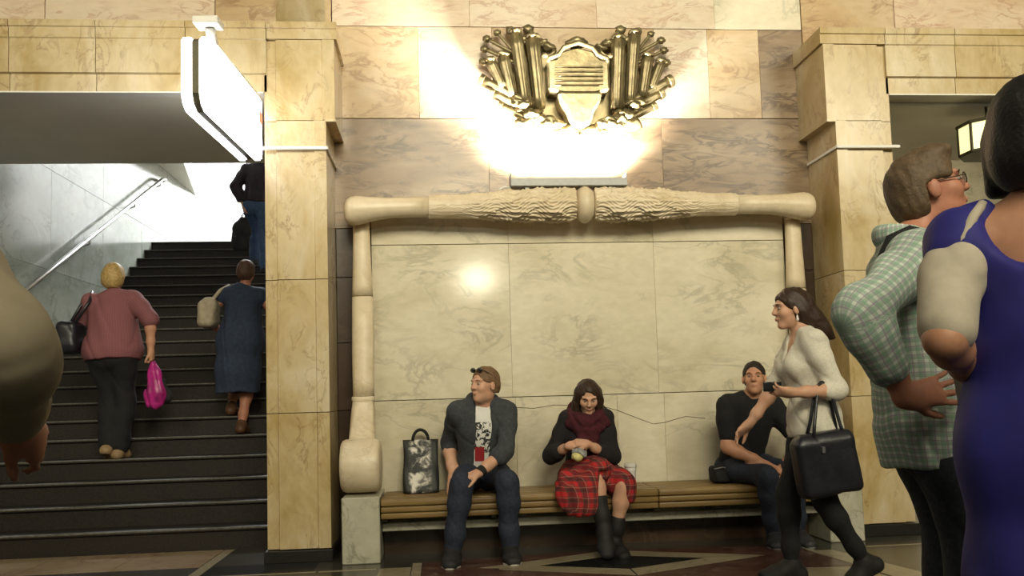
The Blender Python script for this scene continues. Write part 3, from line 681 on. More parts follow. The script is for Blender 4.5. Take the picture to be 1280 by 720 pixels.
# ------------------------------------------------------------------ skeleton
def ik(a, b, l1, l2, pole):
    a, b = np.asarray(a, float), np.asarray(b, float); d = b-a; L = np.linalg.norm(d); mx = (l1+l2)*.995
    if L > mx: b = a+d/L*mx; d = b-a; L = mx
    u = d/L; x = (l1*l1-l2*l2+L*L)/(2*L); h = math.sqrt(max(l1*l1-x*x, 0))
    p = np.asarray(pole, float); p = nrm(p-u*np.dot(p, u))
    return a+u*x+p*h, b
def skel(H, theta, pelvis, neck, arms, legs, head, sh=.185, hip=.09, sh_theta=None, head_off=None, girth=1.0):
    """theta: heading in degrees (0 = +Y, 90 = +X); arms/legs: {side: (target, pole[, end direction])}; head: (heading, pitch, roll)"""
    s = H/1.75; S = dict(s=s, H=H, g=girth)
    th = math.radians(theta); S['fw'] = fw = A_(math.sin(th), math.cos(th), 0); S['rt'] = A_(math.cos(th), -math.sin(th), 0)
    t2 = math.radians(theta if sh_theta is None else sh_theta); srt = A_(math.cos(t2), -math.sin(t2), 0)
    P, N = np.asarray(pelvis, float), np.asarray(neck, float); S['P'], S['N'] = P, N
    up = nrm(N-P); S['up'] = up
    S['srt'] = srt = nrm(srt-up*np.dot(srt, up)); S['sfw'] = np.cross(up, srt)
    S['C'] = P+(N-P)*.60
    for q, g in (('R', 1), ('L', -1)):
        S['sh'+q] = N-up*.045*s+srt*g*sh*s; S['hip'+q] = P+S['rt']*g*hip*s
        w, p = arms[q][:2]; S['el'+q], S['wr'+q] = ik(S['sh'+q], w, .30*s, .262*s, p)
        w, p = legs[q][:2]; S['kn'+q], S['an'+q] = ik(S['hip'+q], w, .435*s, .425*s, p)
        S['toe'+q] = nrm(legs[q][2]) if len(legs[q]) > 2 else fw
    hh, hp, hr = [math.radians(x) for x in head]
    hf = A_(math.sin(hh)*math.cos(hp), math.cos(hh)*math.cos(hp), math.sin(hp)); hx = A_(math.cos(hh), -math.sin(hh), 0)
    hu = np.cross(hx, hf); c_, s_ = math.cos(hr), math.sin(hr); hx, hu = hx*c_+hu*s_, -hx*s_+hu*c_
    S['hM'] = np.stack([hx, hf, hu], 1)
    S['hc'] = N+up*.10*s+hu*.10*s+hf*.02*s if head_off is None else np.asarray(head_off, float)
    return S
def hp_(S, x, y, z): return S['hc']+S['hM']@A_(x, y, z)*S['hs']
def add_head(F, S, fem=False):
    s = S['hs'] = S['s']*1.0; M = S['hM']; k = .02
    e = lambda c, r, kk=.02, op='u': F.ell(hp_(S, *c), np.array(r)*s, M, kk, op)
    e((0, -.012, .028), (.073, .096, .088)); e((0, .022, -.035), (.054, .066, .077), .03)
    e((0, .062, -.096), (.024, .024, .02), .025)
    if not fem: e((0, .022, -.072), (.046, .053, .036), .03)
    for g in (-1, 1):
        e((g*.034, .058, -.022), (.026, .026, .028), .02)
        e((g*.076, -.006, -.008), (.010, .020, .031), .006)
        F.cone(hp_(S, g*.012, .086, .026), hp_(S, g*.046, .072, .030), .010*s, .008*s, .012)
    F.cone(hp_(S, 0, .084, .02), hp_(S, 0, .104, -.020), .009*s, .0135*s, .012)
    for g in (-1, 1): F.ell(hp_(S, g*.011, .093, -.024), A_(.009, .010, .008)*s, M, .008); e((g*.031, .094, .006), (.016, .016, .011), .012, 's')
    e((0, .082, -.055), (.022, .010, .012), .01)
    F.cone(S['N']-S['up']*.02*S['s'], hp_(S, 0, -.02, -.06), .052*S['s']*(1 if not fem else .88), .048*S['s']*(1 if not fem else .86), .03)
def torso(F, S, inf=0.0, fem=False, k=.07, low=True):
    s, g = S['s'], S['g']; P, N, C = S['P'], S['N'], S['C']; u, r, f = S['up'], S['srt'], S['sfw']; M = np.stack([r, f, u], 1); pr = S['rt']; Mp = np.stack([pr, np.cross(u, pr), u], 1)
    L = np.linalg.norm(N-P)
    if low: F.ell(P+u*.02, A_(.165 if fem else .158, .118, .125)*s*A_(g, g, 1)+inf, Mp, k)
    F.ell(P+u*L*.34, A_(.135 if fem else .140, .100, .15)*s*A_(g, g, 1)+inf, M, k)
    F.ell(P+u*L*.68+f*.005, A_(.148 if fem else .160, .108, .165)*s*A_(g**.6, g**.6, 1)+inf, M, k)
    F.cone(S['shR']-r*.03*s-u*.012*s, S['shL']+r*.03*s-u*.012*s, .058*s+inf, .058*s+inf, k*.7)
    F.cone(N+u*.03*s, S['shR']-r*.02*s, .042*s+inf*.7, .047*s+inf, .04); F.cone(N+u*.03*s, S['shL']+r*.02*s, .042*s+inf*.7, .047*s+inf, .04)
    if fem:
        for q in (-1, 1): F.ell(P+u*L*.66+f*.092*s*g**.5+r*q*.072*s, A_(.062, .055, .06)*s+inf, M, .04)
def arm(F, S, q, inf=0.0, t0=0.0, t1=2.0, k=.03, fem=False, taper=1.0):
    s = S['s']*(.88 if fem else 1.0)*S['g']**.5; a, b, c = S['sh'+q], S['el'+q], S['wr'+q]
    rr = lambda t: np.interp(t, (0, .35, .9, 1.25, 1.7, 2.0), (.058, .050, .041, .044, .034, .027))*s+inf*(1 if t < 1 else taper)
    pt = lambda t: a+(b-a)*t if t <= 1 else b+(c-b)*(t-1)
    ts = sorted(set([t0]+[t for t in (.35, .9, 1.0, 1.25, 1.7) if t0 < t < t1]+[t1]))
    F.chain([pt(t) for t in ts], [rr(t) for t in ts], k)
    return pt, rr
def leg(F, S, q, inf=0.0, t0=0.0, t1=2.0, k=.04, fem=False, loose=0.0):
    s = S['s']*S['g']**.5; a, b, c = S['hip'+q], S['kn'+q], S['an'+q]
    rr = lambda t: np.interp(t, (0, .3, .9, 1.1, 1.3, 1.75, 2.0), (.088, .079, .054, .051, .054, .040, .035))*s+inf+loose*max(0, t-.8)
    pt = lambda t: a+(b-a)*t if t <= 1 else b+(c-b)*(t-1)
    ts = sorted(set([t0]+[t for t in (.3, .9, 1.0, 1.1, 1.3, 1.75) if t0 < t < t1]+[t1]))
    F.chain([pt(t) for t in ts], [rr(t) for t in ts], k); return pt, rr
def foot(F, S, q, inf=0.0):
    s = S['s']; a, d = S['an'+q], S['toe'+q]; dn = nrm(np.cross(np.cross(d, A_(0, 0, -1)), d))
    hl = a+dn*.045*s-d*.045*s; bl = a+dn*.055*s+d*.10*s; te = a+dn*.062*s+d*.165*s
    sd = np.cross(d, dn)
    F.cone(a, hl, .037*s+inf, .034*s+inf, .03); F.cone(hl, bl, .032*s+inf, .036*s+inf, .03, (sd, 1.1)); F.cone(a, bl, .034*s+inf, .036*s+inf, .03); F.cone(bl, te, .033*s+inf, .022*s+inf, .02, (sd, 1.45))
    return hl, bl, te, dn
def hand(F, S, q, d, n, curl=(25, 35, 30), spread=6.0, thumb=35, k=.008, dirs=None, scale=1.0):
    """d: wrist -> knuckles, n: palm normal (the way the palm faces)"""
    s = S['s']*.97*scale; w = S['wr'+q]; d = nrm(d); n = nrm(n-d*np.dot(n, d)); sd = np.cross(d, n)*(1 if q == 'R' else -1)   # sd: towards the thumb
    sd = -sd
    kn = w+d*.088*s
    F.cone(w-d*.01, w+d*.02*s, .026*s, .027*s, .02, (n, .8))
    for o, r in ((.026, .0135), (.009, .0145), (-.010, .0140), (-.028, .0125)): F.cone(w+d*.012*s+sd*o*.55*s, kn+sd*o*s-d*(.004 if o > 0 else .012)*s, .018*s, r*s, .018)
    for i, (o, L, r) in enumerate(((.030, .072, .0092), (.010, .080, .0096), (-.011, .074, .0092), (-.031, .058, .0080))):
        c = curl if not isinstance(curl[0], (list, tuple)) else curl[i]
        dd = rotv(d, n, (1 if q == 'R' else -1)*spread*(1.5-i)) if spread else d
        if np.dot(dd-d, sd)*(1.5-i) < 0: dd = rotv(d, n, -(1 if q == 'R' else -1)*spread*(1.5-i))
        p = kn+sd*o*s-d*(.004 if i < 2 else .010)*s; ang = 0
        for j, (fr, cu) in enumerate(zip((.46, .30, .24), c)):
            ang += cu; v = dd*math.cos(math.radians(ang))+n*math.sin(math.radians(ang)); p2 = p+v*L*fr*s
            F.cone(p, p2, r*s*(1-.09*j), r*s*(1-.09*(j+1)), k*.6); p = p2
    b = w+d*.022*s+sd*.022*s; tv = nrm(d*math.cos(math.radians(thumb))+sd*math.sin(math.radians(thumb))+n*.45)
    p1 = b+tv*.042*s; tv2 = nrm(tv*.8+d*.45+n*.15); p2 = p1+tv2*.033*s; p3 = p2+nrm(tv2+d*.3+n*.1)*.026*s
    F.cone(b, p1, .016*s, .0125*s, .014); F.cone(p1, p2, .0118*s, .0105*s, .005); F.cone(p2, p3, .0102*s, .0082*s, .005)
SKIN = plain('skin', (.56, .315, .205), .48, var=.10, scale=25, spec=.35); SKIN.node_tree.nodes['Principled BSDF'].inputs['Subsurface Weight'].default_value = .08
SKIN2 = plain('skin_tanned', (.50, .25, .15), .48, var=.12, scale=25, spec=.35)
SKINR = plain('skin_reddish', (.46, .20, .125), .48, var=.15, scale=25, spec=.35)
LIP = plain('lip_skin', (.48, .235, .165), .4, var=.05); EYEW = plain('eye_white', (.34, .30, .26), .25, var=.02); IRIS = plain('iris', (.03, .022, .015), .2, var=.02)
def face(S, par, brow, lips=LIP):
    for g in (-1, 1):
        F = Field().ell(hp_(S, g*.031, .076, .006), A_(.012, .0120, .0062)*S['hs'], S['hM']); e = sculpt('eye', F, .0028, EYEW, par)
        F = Field().ell(hp_(S, g*.031, .0855, .006), A_(.0056, .0040, .0052)*S['hs'], S['hM']); sculpt('iris', F, .002, IRIS, e)
        F = Field().chain([hp_(S, g*.013, .0935, .024), hp_(S, g*.030, .0915, .031), hp_(S, g*.047, .078, .026)], [.0022, .0028, .0018], .003); sculpt('eyebrow', F, .0022, brow, par)
    F = Field().chain([hp_(S, -.019, .085, -.054), hp_(S, 0, .0925, -.0535), hp_(S, .019, .085, -.054)], [.0035, .0065, .0035], .004).chain([hp_(S, -.018, .084, -.059), hp_(S, 0, .0915, -.0605), hp_(S, .018, .084, -.059)], [.003, .0065, .003], .004)
    sculpt('lips', F, .003, lips, par)
def shoe(S, q, par, mat, solem=None, inf=.010, vox=.006, zfloor=None):
    F = Field(); hl, bl, te, dn = foot(F, S, q, inf); s = S['s']
    F.cone(S['an'+q], S['an'+q]-dn*.015, .045*s, .043*s, .02)
    base = hl+dn*(.040*s)
    F.plane(base, dn); o = sculpt('shoe', F, vox, mat, par)
    if solem:
        G_ = Field(); sd = np.cross(S['toe'+q], dn); d = S['toe'+q]
        G_.chain([hl+dn*.034*s, bl+dn*.026*s, te+dn*.016*s], [.040*s, .046*s, .034*s], .02, (dn, .30)); sculpt('sole', G_, vox, solem, o)
    return o
def simple_hair(S, par, mat, vox, top=.012, cut=None, extra=None, front=.055, side=-.02, back=-.06, fringe=0.0):
    """cap of hair: skull grown by `top`, face and neck carved away"""
    F = Field(); s = S['hs']; M = S['hM']
    F.ell(hp_(S, 0, -.014, .030), A_(.073+top, .096+top, .089+top*1.3)*s, M, .02)
    F.ell(hp_(S, 0, -.05, -.01), A_(.066+top*.7, .052+top, .075)*s, M, .03)
    if extra: extra(F)
    F.ell(hp_(S, 0, .105, front-.085+fringe), A_(.066, .075, .085)*s, M, .015, 's')
    F.rbox(hp_(S, 0, .085, -.10), A_(.12, .075, .115)*s, .02, M, .015, 's')
    F.rbox(hp_(S, 0, .0, side-.075), A_(.12, .028, .075)*s, .01, M, .012, 's')
    F.plane(hp_(S, 0, 0, back), -M[:, 2])
    F.wrinkle(.0022, 90, 5, (1, 1, .5))
    return sculpt('hair', F, vox, mat, par)
def weave(o, S):
    me = o.data; n = len(me.vertices); V = np.zeros(n*3, np.float32); me.vertices.foreach_get('co', V); V = V.reshape(-1, 3).astype(float)
    segs = [(S['P']-S['up']*.2, S['N']+S['up']*.05, .15, 0.0)]
    for q in 'RL': segs += [(S['sh'+q], S['el'+q], .058, .31), (S['el'+q], S['wr'+q], .052, .31+np.linalg.norm(S['el'+q]-S['sh'+q]))]
    best = np.full(n, 1e9); out = np.zeros((n, 3))
    for a, b, r, off in segs:
        d = b-a; L = np.linalg.norm(d); u = d/L; t = np.clip((V-a)@u, 0, L); rel = V-a-t[:, None]*u
        x = nrm(np.cross(u, A_(.31, .77, .55))); y = np.cross(u, x); ang = np.arctan2(rel@y, rel@x); dist = np.linalg.norm(rel, axis=1)-r
        m = dist < best; best[m] = dist[m]; out[m, 0] = (ang*r)[m]; out[m, 1] = (((V-a)@u)+off)[m]
    at = me.attributes.new('weave', 'FLOAT_VECTOR', 'POINT'); at.data.foreach_set('vector', out.astype(np.float32).ravel())
    return o
def person(label, loc, group=None): return empty('person', loc, label, 'person', group)
JEANS = plain('dark_jeans', (.020, .026, .045), .8, var=.35, scale=60, bmp=.15)
BLACKT = plain('black_trousers', (.010, .010, .011), .85, var=.3, scale=40, bmp=.1)
# ------------------------------------------------------------------ people on the bench
V5 = .0055; VC = .007
# man in a grey hooded jacket
A0 = (.28, 5.93, .41)
pa = person('seated young man in grey zip jacket, white printed T-shirt and dark jeans', A0)
S = skel(1.79, 180, (.285, 5.95, .52), (.298, 5.80, 1.012),
         {'R': ((.085, 5.86, .535), (-.25, 1, 0)), 'L': ((.245, 5.52, .575), (1, -.1, -.5))},
         {'R': ((.065, 5.53, .085), (0, -1, .8), (-.12, -1, 0)), 'L': ((.44, 5.56, .085), (.1, -1, .8), (.05, -1, 0))},
         (232, 2, 0), head_off=(.312, 5.735, 1.150), sh=.168)
F = Field(); add_head(F, S); torso(F, S)
for q in 'RL': arm(F, S, q); leg(F, S, q); foot(F, S, q)
hand(F, S, 'L', (-.75, -.25, -.2), (-.1, .25, -1), (30, 40, 30), 4)
hand(F, S, 'R', (-.1, -.25, -1), (.3, -1, 0), (10, 15, 10), 6)
sculpt('body', F, V5, SKIN, pa)
HBR = plain('light_brown_hair', (.17, .095, .045), .6, var=.3, scale=55, bmp=.3); face(S, pa, HBR)
simple_hair(S, pa, HBR, .005, .008, front=.072, back=-.05, side=.0)
F = Field(); torso(F, S, .010)
F.cone(S['N']-S['up']*.01, S['N']+S['up']*.04, .07, .065, .03)
u, f, r = S['up'], S['sfw'], S['srt']
F.ell(S['N']+u*.065+f*.05, (.062, .075, .05), None, .01, 's'); F.plane(S['P']+u*.0, -u)
M_PR, t_, b_ = nt('printed_t_shirt'); tc_ = t_.nodes.new('ShaderNodeTexCoord'); sp_ = t_.nodes.new('ShaderNodeSeparateXYZ'); t_.links.new(tc_.outputs['Object'], sp_.inputs[0])
def band(sock, lo, hi): return math_(t_, 'MULTIPLY', math_(t_, 'GREATER_THAN', sock, lo), math_(t_, 'LESS_THAN', sock, hi))
st_n = noise(t_, tc_.outputs['Object'], 34, 2, .5, 1.2)
ink = math_(t_, 'MULTIPLY', band(sp_.outputs[2], .69, .90), math_(t_, 'MULTIPLY', band(sp_.outputs[0], .205, .345), math_(t_, 'GREATER_THAN', st_n, .50)))
c_ = mixc(t_, ink, (.70, .68, .64), (.03, .03, .032))
red = math_(t_, 'MULTIPLY', band(sp_.outputs[2], .625, .73), band(sp_.outputs[0], .235, .30))
c_ = mixc(t_, red, c_, (.30, .015, .02)); wht = math_(t_, 'MULTIPLY', band(sp_.outputs[2], .595, .63), band(sp_.outputs[0], .235, .305)); c_ = mixc(t_, wht, c_, (.55, .52, .50))
t_.links.new(c_, b_.inputs['Base Color']); b_.inputs['Roughness'].default_value = .85
sculpt('t_shirt', F.wrinkle(.002, 24, 2), VC, M_PR, pa)
GREYJ = plain('grey_jersey', (.045, .050, .055), .9, var=.3, scale=50, bmp=.15)
F = Field(); torso(F, S, .025)
for q in 'RL': arm(F, S, q, .014, 0, 1.22 if q == 'R' else 1.30, taper=.8)
F.cone(S['N']-f*.07+u*.01+r*.06, S['N']-f*.07+u*.01-r*.06, .05, .05, .04); F.cone(S['N']-f*.05+u*.03+r*.07, S['N']+f*.03-u*.03+r*.075, .035, .028, .03); F.cone(S['N']-f*.05+u*.03-r*.07, S['N']+f*.03-u*.03-r*.075, .035, .028, .03)
fr = S['N']+f*.12
F.chain([fr+u*.06, fr-u*.10, fr-u*.30, fr-u*.50+f*.02], [.055, .050, .052, .075], .02, (f, 2.4), 's')
F.ell(S['N']+u*.09+f*.02, (.066, .08, .085), None, .02, 's')
F.plane(S['P']-u*.045, -u); sculpt('jacket', F.wrinkle(.004, 20, 4), VC, GREYJ, pa)
F = Field(); F.ell(S['P']+A_(0, 0, .0), (.175, .14, .10), None, .05)
for q in 'RL': leg(F, S, q, .009, 0, 1.95, loose=.012)
F.plane((0, 0, .413), (0, 0, -1)) if False else None
sculpt('jeans', F.wrinkle(.0035, 24, 7), VC, JEANS, pa)
DSH = plain('dark_sneaker', (.018, .017, .018), .7); SOLE = plain('pale_sole', (.50, .47, .42), .6)
for q in 'RL': shoe(S, q, pa, DSH, SOLE)
w_ = S['wrL']; d_ = nrm(S['wrL']-S['elL'])
F = Field(); F.cone(w_-d_*.035, w_-d_*.018, .036, .035, .01); wt = sculpt('watch', F, .004, BLACKF, pa)
SG = plain('sunglass_lens', (.015, .015, .017), .08, spec=.8)
sgp = None
F = Field()
for g in (-1, 1):
    F.ell(hp_(S, g*.034, .074, .098), A_(.026, .012, .018), S['hM'], .006); F.cone(hp_(S, g*.058, .065, .098), hp_(S, g*.082, -.03, .05), .004, .003, .004)
F.cone(hp_(S, -.012, .08, .10), hp_(S, .012, .08, .10), .004, .004, .004)
sculpt('sunglasses', F, .0035, SG, pa)

# woman in tartan skirt
B0 = (1.03, 5.95, .41)
pb = person('seated woman in wine scarf and red tartan skirt looking down at her hands', B0)
S = skel(1.64, 183, (1.035, 5.96, .495), (1.02, 5.80, .935),
         {'R': ((.865, 5.625, .725), (-.55, .2, -1)), 'L': ((.985, 5.615, .735), (.7, .2, -1))},
         {'R': ((1.055, 5.475, .175), (.15, -1, .6), (-.05, -.8, -.55)), 'L': ((1.14, 5.60, .075), (.35, -1, .6), (.25, -1, -.05))},
         (184, -26, 0), sh=.142, head_off=(1.022, 5.725, 1.048))
F = Field(); add_head(F, S, True); torso(F, S, fem=True)
for q in 'RL': arm(F, S, q, fem=True); leg(F, S, q); foot(F, S, q)
hand(F, S, 'R', (.75, -.15, .15), (.1, .5, -.7), (35, 45, 30), 3); hand(F, S, 'L', (-.7, -.2, .1), (-.1, .5, -.7), (35, 45, 30), 3)
sculpt('body', F, V5, SKIN, pb)
DHAIR = plain('dark_brown_hair', (.035, .018, .010), .5, var=.4, scale=55, bmp=.3); face(S, pb, DHAIR)
def longh(F, S=S):
    for g in (-1, 1): F.chain([hp_(S, g*.055, -.01, .03), hp_(S, g*.078, -.005, -.04), hp_(S, g*.085, .0, -.11), hp_(S, g*.09, -.01, -.16)], [.045, .032, .030, .022], .03)
    F.chain([hp_(S, 0, -.07, .02), hp_(S, 0, -.085, -.08), hp_(S, 0, -.09, -.16)], [.07, .065, .05], .04)
F = Field(); F.ell(hp_(S, 0, -.016, .030), A_(.080, .104, .098)*S['hs'], S['hM'], .02); longh(F)
F.ell(hp_(S, 0, .11, -.022), A_(.060, .078, .10)*S['hs'], S['hM'], .015, 's'); sculpt('hair', F.wrinkle(.0025, 80, 3, (1, 1, .4)), .0055, DHAIR, pb)
SWEAT = plain('black_knit', (.014, .011, .012), .95, var=.35, scale=80, bmp=.2)
F = Field(); torso(F, S, .016, True)
for q in 'RL': arm(F, S, q, .016, 0, 1.42, fem=True)
F.plane(S['P']-S['up']*.02, -S['up']); sculpt('sweater', F.wrinkle(.004, 18, 8), VC, SWEAT, pb)
SCARF = plain('wine_scarf', (.055, .006, .012), .9, var=.45, scale=40, bmp=.2)
F = Field(); n0 = S['N']+S['up']*.015; R_ = .088
ring = [n0+S['srt']*R_*1.1*math.cos(a)+S['sfw']*(R_*math.sin(a)+.012)+S['up']*(-.03*math.sin(a)) for a in [2*math.pi*i/14 for i in range(15)]]
F.chain(ring, [.036]*15, .02); F.chain([p-S['up']*.045+(p-n0)*.3 for p in ring], [.038]*15, .02)
F.chain([n0+S['sfw']*.11-S['up']*.04+S['srt']*.02, n0+S['sfw']*.15-S['up']*.16+S['srt']*.01, n0+S['sfw']*.145-S['up']*.24], [.06, .055, .045], .03, (S['srt'], 1.3))
sculpt('scarf', F.wrinkle(.006, 34, 4, (1, 1, 1)), .006, SCARF, pb)
TART = plaid('red_tartan', (.42, .022, .025), [(15, .1, .36, (.02, .022, .022), .62), (30, .3, .14, (.03, .05, .04), .6), (15, .72, .06, (.30, .20, .14), .4)])
F = Field(); P = S['P']; F.ell(P, (.175, .14, .10), None, .05)
for q in 'RL': leg(F, S, q, .038, 0, .80)
F.chain([(.93, 5.86, .47), (.865, 5.62, .475), (.835, 5.545, .40), (.84, 5.53, .335)], [.09, .075, .06, .045], .06, ((0, 1, 0), .6))
F.chain([(.99, 5.62, .49), (.97, 5.51, .46), (.955, 5.495, .36), (.955, 5.495, .325)], [.08, .065, .055, .045], .06, ((0, 1, 0), .55))
F.chain([(1.16, 5.62, .50), (1.225, 5.55, .46), (1.245, 5.545, .385)], [.075, .055, .038], .05, ((0, 1, 0), .6))
F.chain([(1.04, 5.68, .56), (1.05, 5.55, .575)], [.09, .075], .05)
F.rbox((1.115, 5.36, .38), (.092, .150, .19), .03, None, .02, 's')
sculpt('skirt', F.wrinkle(.005, 26, 3, (1.3, .6, .25)), VC, TART, pb)
SOCK = plain('black_boot', (.011, .010, .010), .7)
for q in 'RL':
    F = Field(); leg(F, S, q, .010, 1.50 if q == 'R' else 1.62, 2.0); foot(F, S, q, .010); o = sculpt('boot', F, .006, SOCK, pb)
fo = empty('food_packet', (.915, 5.56, .66), 'small crumpled food packet in the hands of the woman in tartan', 'packet')
YEL = plain('pale_yellow_food', (.62, .55, .22), .6, var=.3); CLR = plain('crumpled_wrap', (.25, .26, .25), .25, var=.4, scale=50)
F = Field().ell((.905, 5.555, .655), (.042, .035, .030)); sculpt('filling', F.wrinkle(.004, 70, 1), .004, YEL, fo)
F = Field().ell((.925, 5.57, .675), (.055, .035, .035)).ell((.895, 5.55, .66), (.05, .03, .02), None, .01, 's'); sculpt('wrapper', F.wrinkle(.006, 60, 2, (1, 1, 1)), .004, CLR, fo)
cu = empty('paper_cup', (1.33, 5.86, .412), 'white takeaway cup standing on the bench behind the tartan skirt', 'cup')
WHC = plain('white_cup', (.62, .60, .55), .5, var=.05)
grid_mesh('cup_body', lambda u, v: (1.335+(.030+.012*u)*math.cos(6.2832*v), 5.88+(.030+.012*u)*math.sin(6.2832*v), .412+.135*u), 6, 24, WHC, cu, closed_v=True, caps=True)
grid_mesh('lid', lambda u, v: (1.335+[.046, .047, .043, .040, .0][int(round(u*4))]*math.cos(6.2832*v), 5.88+[.046, .047, .043, .040, .0][int(round(u*4))]*math.sin(6.2832*v), .548+[0, .01, .013, .026, .026][int(round(u*4))]), 5, 24, WHC, cu, closed_v=True)

# man in black T-shirt
C0 = (2.16, 5.95, .41)
pc = person('seated short-haired man in black T-shirt leaning forward with joined hands', C0)
S = skel(1.76, 172, (2.165, 5.96, .515), (2.21, 5.81, .995),
         {'R': ((2.215, 5.64, .555), (-1, .1, -.3)), 'L': ((2.355, 5.62, .53), (1, 0, -.4))},
         {'R': ((2.27, 5.66, .085), (0, -1, .8), (-.3, -1, 0)), 'L': ((2.43, 5.66, .085), (.2, -1, .8), (.1, -1, 0))},
         (203, 6, 0), head_off=(2.222, 5.765, 1.145), sh=.178)
F = Field(); add_head(F, S); torso(F, S)
for q in 'RL': arm(F, S, q); leg(F, S, q); foot(F, S, q)
hand(F, S, 'R', (.7, -.2, -.3), (.1, -.3, -1), (30, 40, 30), 3); hand(F, S, 'L', (-.6, -.25, -.25), (-.1, .3, -1), (35, 45, 30), 3)
sculpt('body', F, V5, SKIN2, pc)
BHAIR = plain('short_dark_hair', (.022, .014, .010), .6, var=.3, scale=55, bmp=.3); face(S, pc, BHAIR)
simple_hair(S, pc, BHAIR, .005, .005, front=.078, back=-.045, side=0)
F = Field(); torso(F, S, .018)
for q in 'RL': arm(F, S, q, .020, 0, .72)
F.ell(S['N']+S['up']*.075+S['sfw']*.02, (.068, .075, .06), None, .01, 's'); F.plane(S['P']-S['up']*.07, -S['up'])
BLT = plain('black_cotton', (.010, .010, .011), .9, var=.3, scale=50, bmp=.1)
sculpt('t_shirt', F.wrinkle(.004, 20, 9), VC, BLT, pc)
F = Field(); F.ell(S['P'], (.18, .145, .10), None, .05)
for q in 'RL': leg(F, S, q, .009, 0, 1.95, loose=.012)
sculpt('trousers', F.wrinkle(.0035, 24, 12), VC, JEANS, pc)
GSH = plain('grey_black_sneaker', (.03, .03, .032), .55)
for q in 'RL':
    o = shoe(S, q, pc, GSH, plain('grey_sole', (.20, .20, .20), .6) if q == 'R' else MATS['grey_sole'])
    d = S['toe'+q]; F = Field().cone(S['an'+q]+d*.05+A_(.03, 0, -.015), S['an'+q]+d*.10+A_(.03, 0, -.035), .016, .010, .01); sculpt('shoe_stripe', F, .004, WHC, o)
pu = empty('waist_pouch', (1.985, 5.88, .412), 'small black waist pouch on the bench beside the man in black', 'bag')
F = Field().rbox((1.985, 5.885, .475), (.075, .05, .062), .03).rbox((1.985, 5.83, .462), (.055, .02, .04), .015, None, .01); sculpt('pouch_body', F.wrinkle(.002, 40, 1), .005, BLACKF, pu)
tube('zip', [(1.925, 5.834, .515), (1.985, 5.829, .525), (2.045, 5.834, .515)], .004, GREYM, pu, 6)
# ------------------------------------------------------------------ people standing and walking
# woman in white knit walking past
pd_ = person('walking woman in white knit cardigan and black leggings with dark ponytail', (2.05, 4.54, 0))
S = skel(1.665, 274, (2.085, 4.54, .875), (2.045, 4.54, 1.362),
         {'R': ((1.735, 4.73, .80), (.2, .3, -1)), 'L': ((1.875, 4.33, 1.045), (.8, -.1, -.6))},
         {'R': ((1.935, 4.60, .085), (-1, 0, 0), (-1, 0, .08)), 'L': ((2.285, 4.46, .115), (-1, 0, .2), (-.85, 0, -.45))},
         (274, -2, 0), sh=.155, head_off=(1.982, 4.54, 1.512))
F = Field(); add_head(F, S, True); torso(F, S, fem=True)
for q in 'RL': arm(F, S, q, fem=True); leg(F, S, q); foot(F, S, q)
hand(F, S, 'L', (-1, 0, .12), (.1, .6, .7), (25, 45, 35), 3); hand(F, S, 'R', (-.8, 0, -.6), (.4, -.6, -.5), (15, 25, 20), 5)
sculpt('body', F, V5, SKIN, pd_)
face(S, pd_, DHAIR)
F = Field(); F.ell(hp_(S, 0, -.016, .032), A_(.083, .106, .100)*S['hs'], S['hM'], .02); F.ell(hp_(S, 0, -.05, -.02), A_(.075, .065, .08)*S['hs'], S['hM'], .03)
F.chain([hp_(S, 0, -.07, -.01), hp_(S, 0, -.12, -.07), hp_(S, 0, -.17, -.13), hp_(S, 0, -.235, -.185)], [.075, .062, .045, .014], .04)
F.ell(hp_(S, 0, .108, -.035), A_(.10, .082, .098)*S['hs'], S['hM'], .015, 's'); F.rbox(hp_(S, 0, .07, -.10), A_(.11, .065, .085)*S['hs'], .02, S['hM'], .02, 's')
sculpt('hair', F.wrinkle(.0028, 80, 6, (1, 1, .6)), .0055, DHAIR, pd_)
KNIT = plain('white_knit', (.66, .62, .52), .95, var=.12, scale=90, bmp=.35)
u, f, r = S['up'], S['sfw'], S['srt']
F = Field(); torso(F, S, .011, True)
for q in 'RL': arm(F, S, q, .016, 0, 1.18 if q == 'L' else .95, fem=True)
F.cone(S['N']-u*.42, S['P']-u*.03, .120, .146, .05, (r, 1.25))
F.chain([S['N']+f*.12+u*.05, S['N']+f*.13-u*.14], [.075, .01], .01, (f, 1.6), 's')
F.ell(S['N']+u*.07+f*.03, (.075, .07, .075), None, .012, 's'); F.plane(S['P']-u*.075, -u)
sculpt('cardigan', F.wrinkle(.0045, 24, 5, (1, 1, 1)), VC, KNIT, pd_)
F = Field(); F.ell(S['P']-u*.03, (.115, .145, .10), None, .05)
for q in 'RL': leg(F, S, q, .006, 0, 1.95)
sculpt('leggings', F.wrinkle(.002, 24, 5), VC, BLACKT, pd_)
for q in 'RL': shoe(S, q, pd_, SOCK)
for g in (-1,): F = Field().cone(hp_(S, g*.084, -.004, -.045), hp_(S, g*.086, -.004, -.07), .005, .008, .004); sculpt('earring', F, .003, WHC, pd_)
ph = empty('phone', tuple(S['wrL']+A_(-.10, .02, .03)), 'small dark phone in the hand of the walking woman', 'phone')
c_ = S['wrL']+A_(-.105, .01, .035); box('phone_body', c_[0]-.05, c_[0]+.05, c_[1]-.006, c_[1]+.006, c_[2]-.026, c_[2]+.026, SG, ph, .004, 2); box('phone_screen', c_[0]-.042, c_[0]+.042, c_[1]+.0061, c_[1]+.0075, c_[2]-.021, c_[2]+.021, GREYM, ph)
bg = empty('handbag', (2.03, 4.36, .47), 'large black leather tote hanging from the arm of the woman in white', 'bag')
LEATH = plain('black_leather', (.013, .013, .018), .38, var=.3, scale=25, bmp=.12, spec=.5)
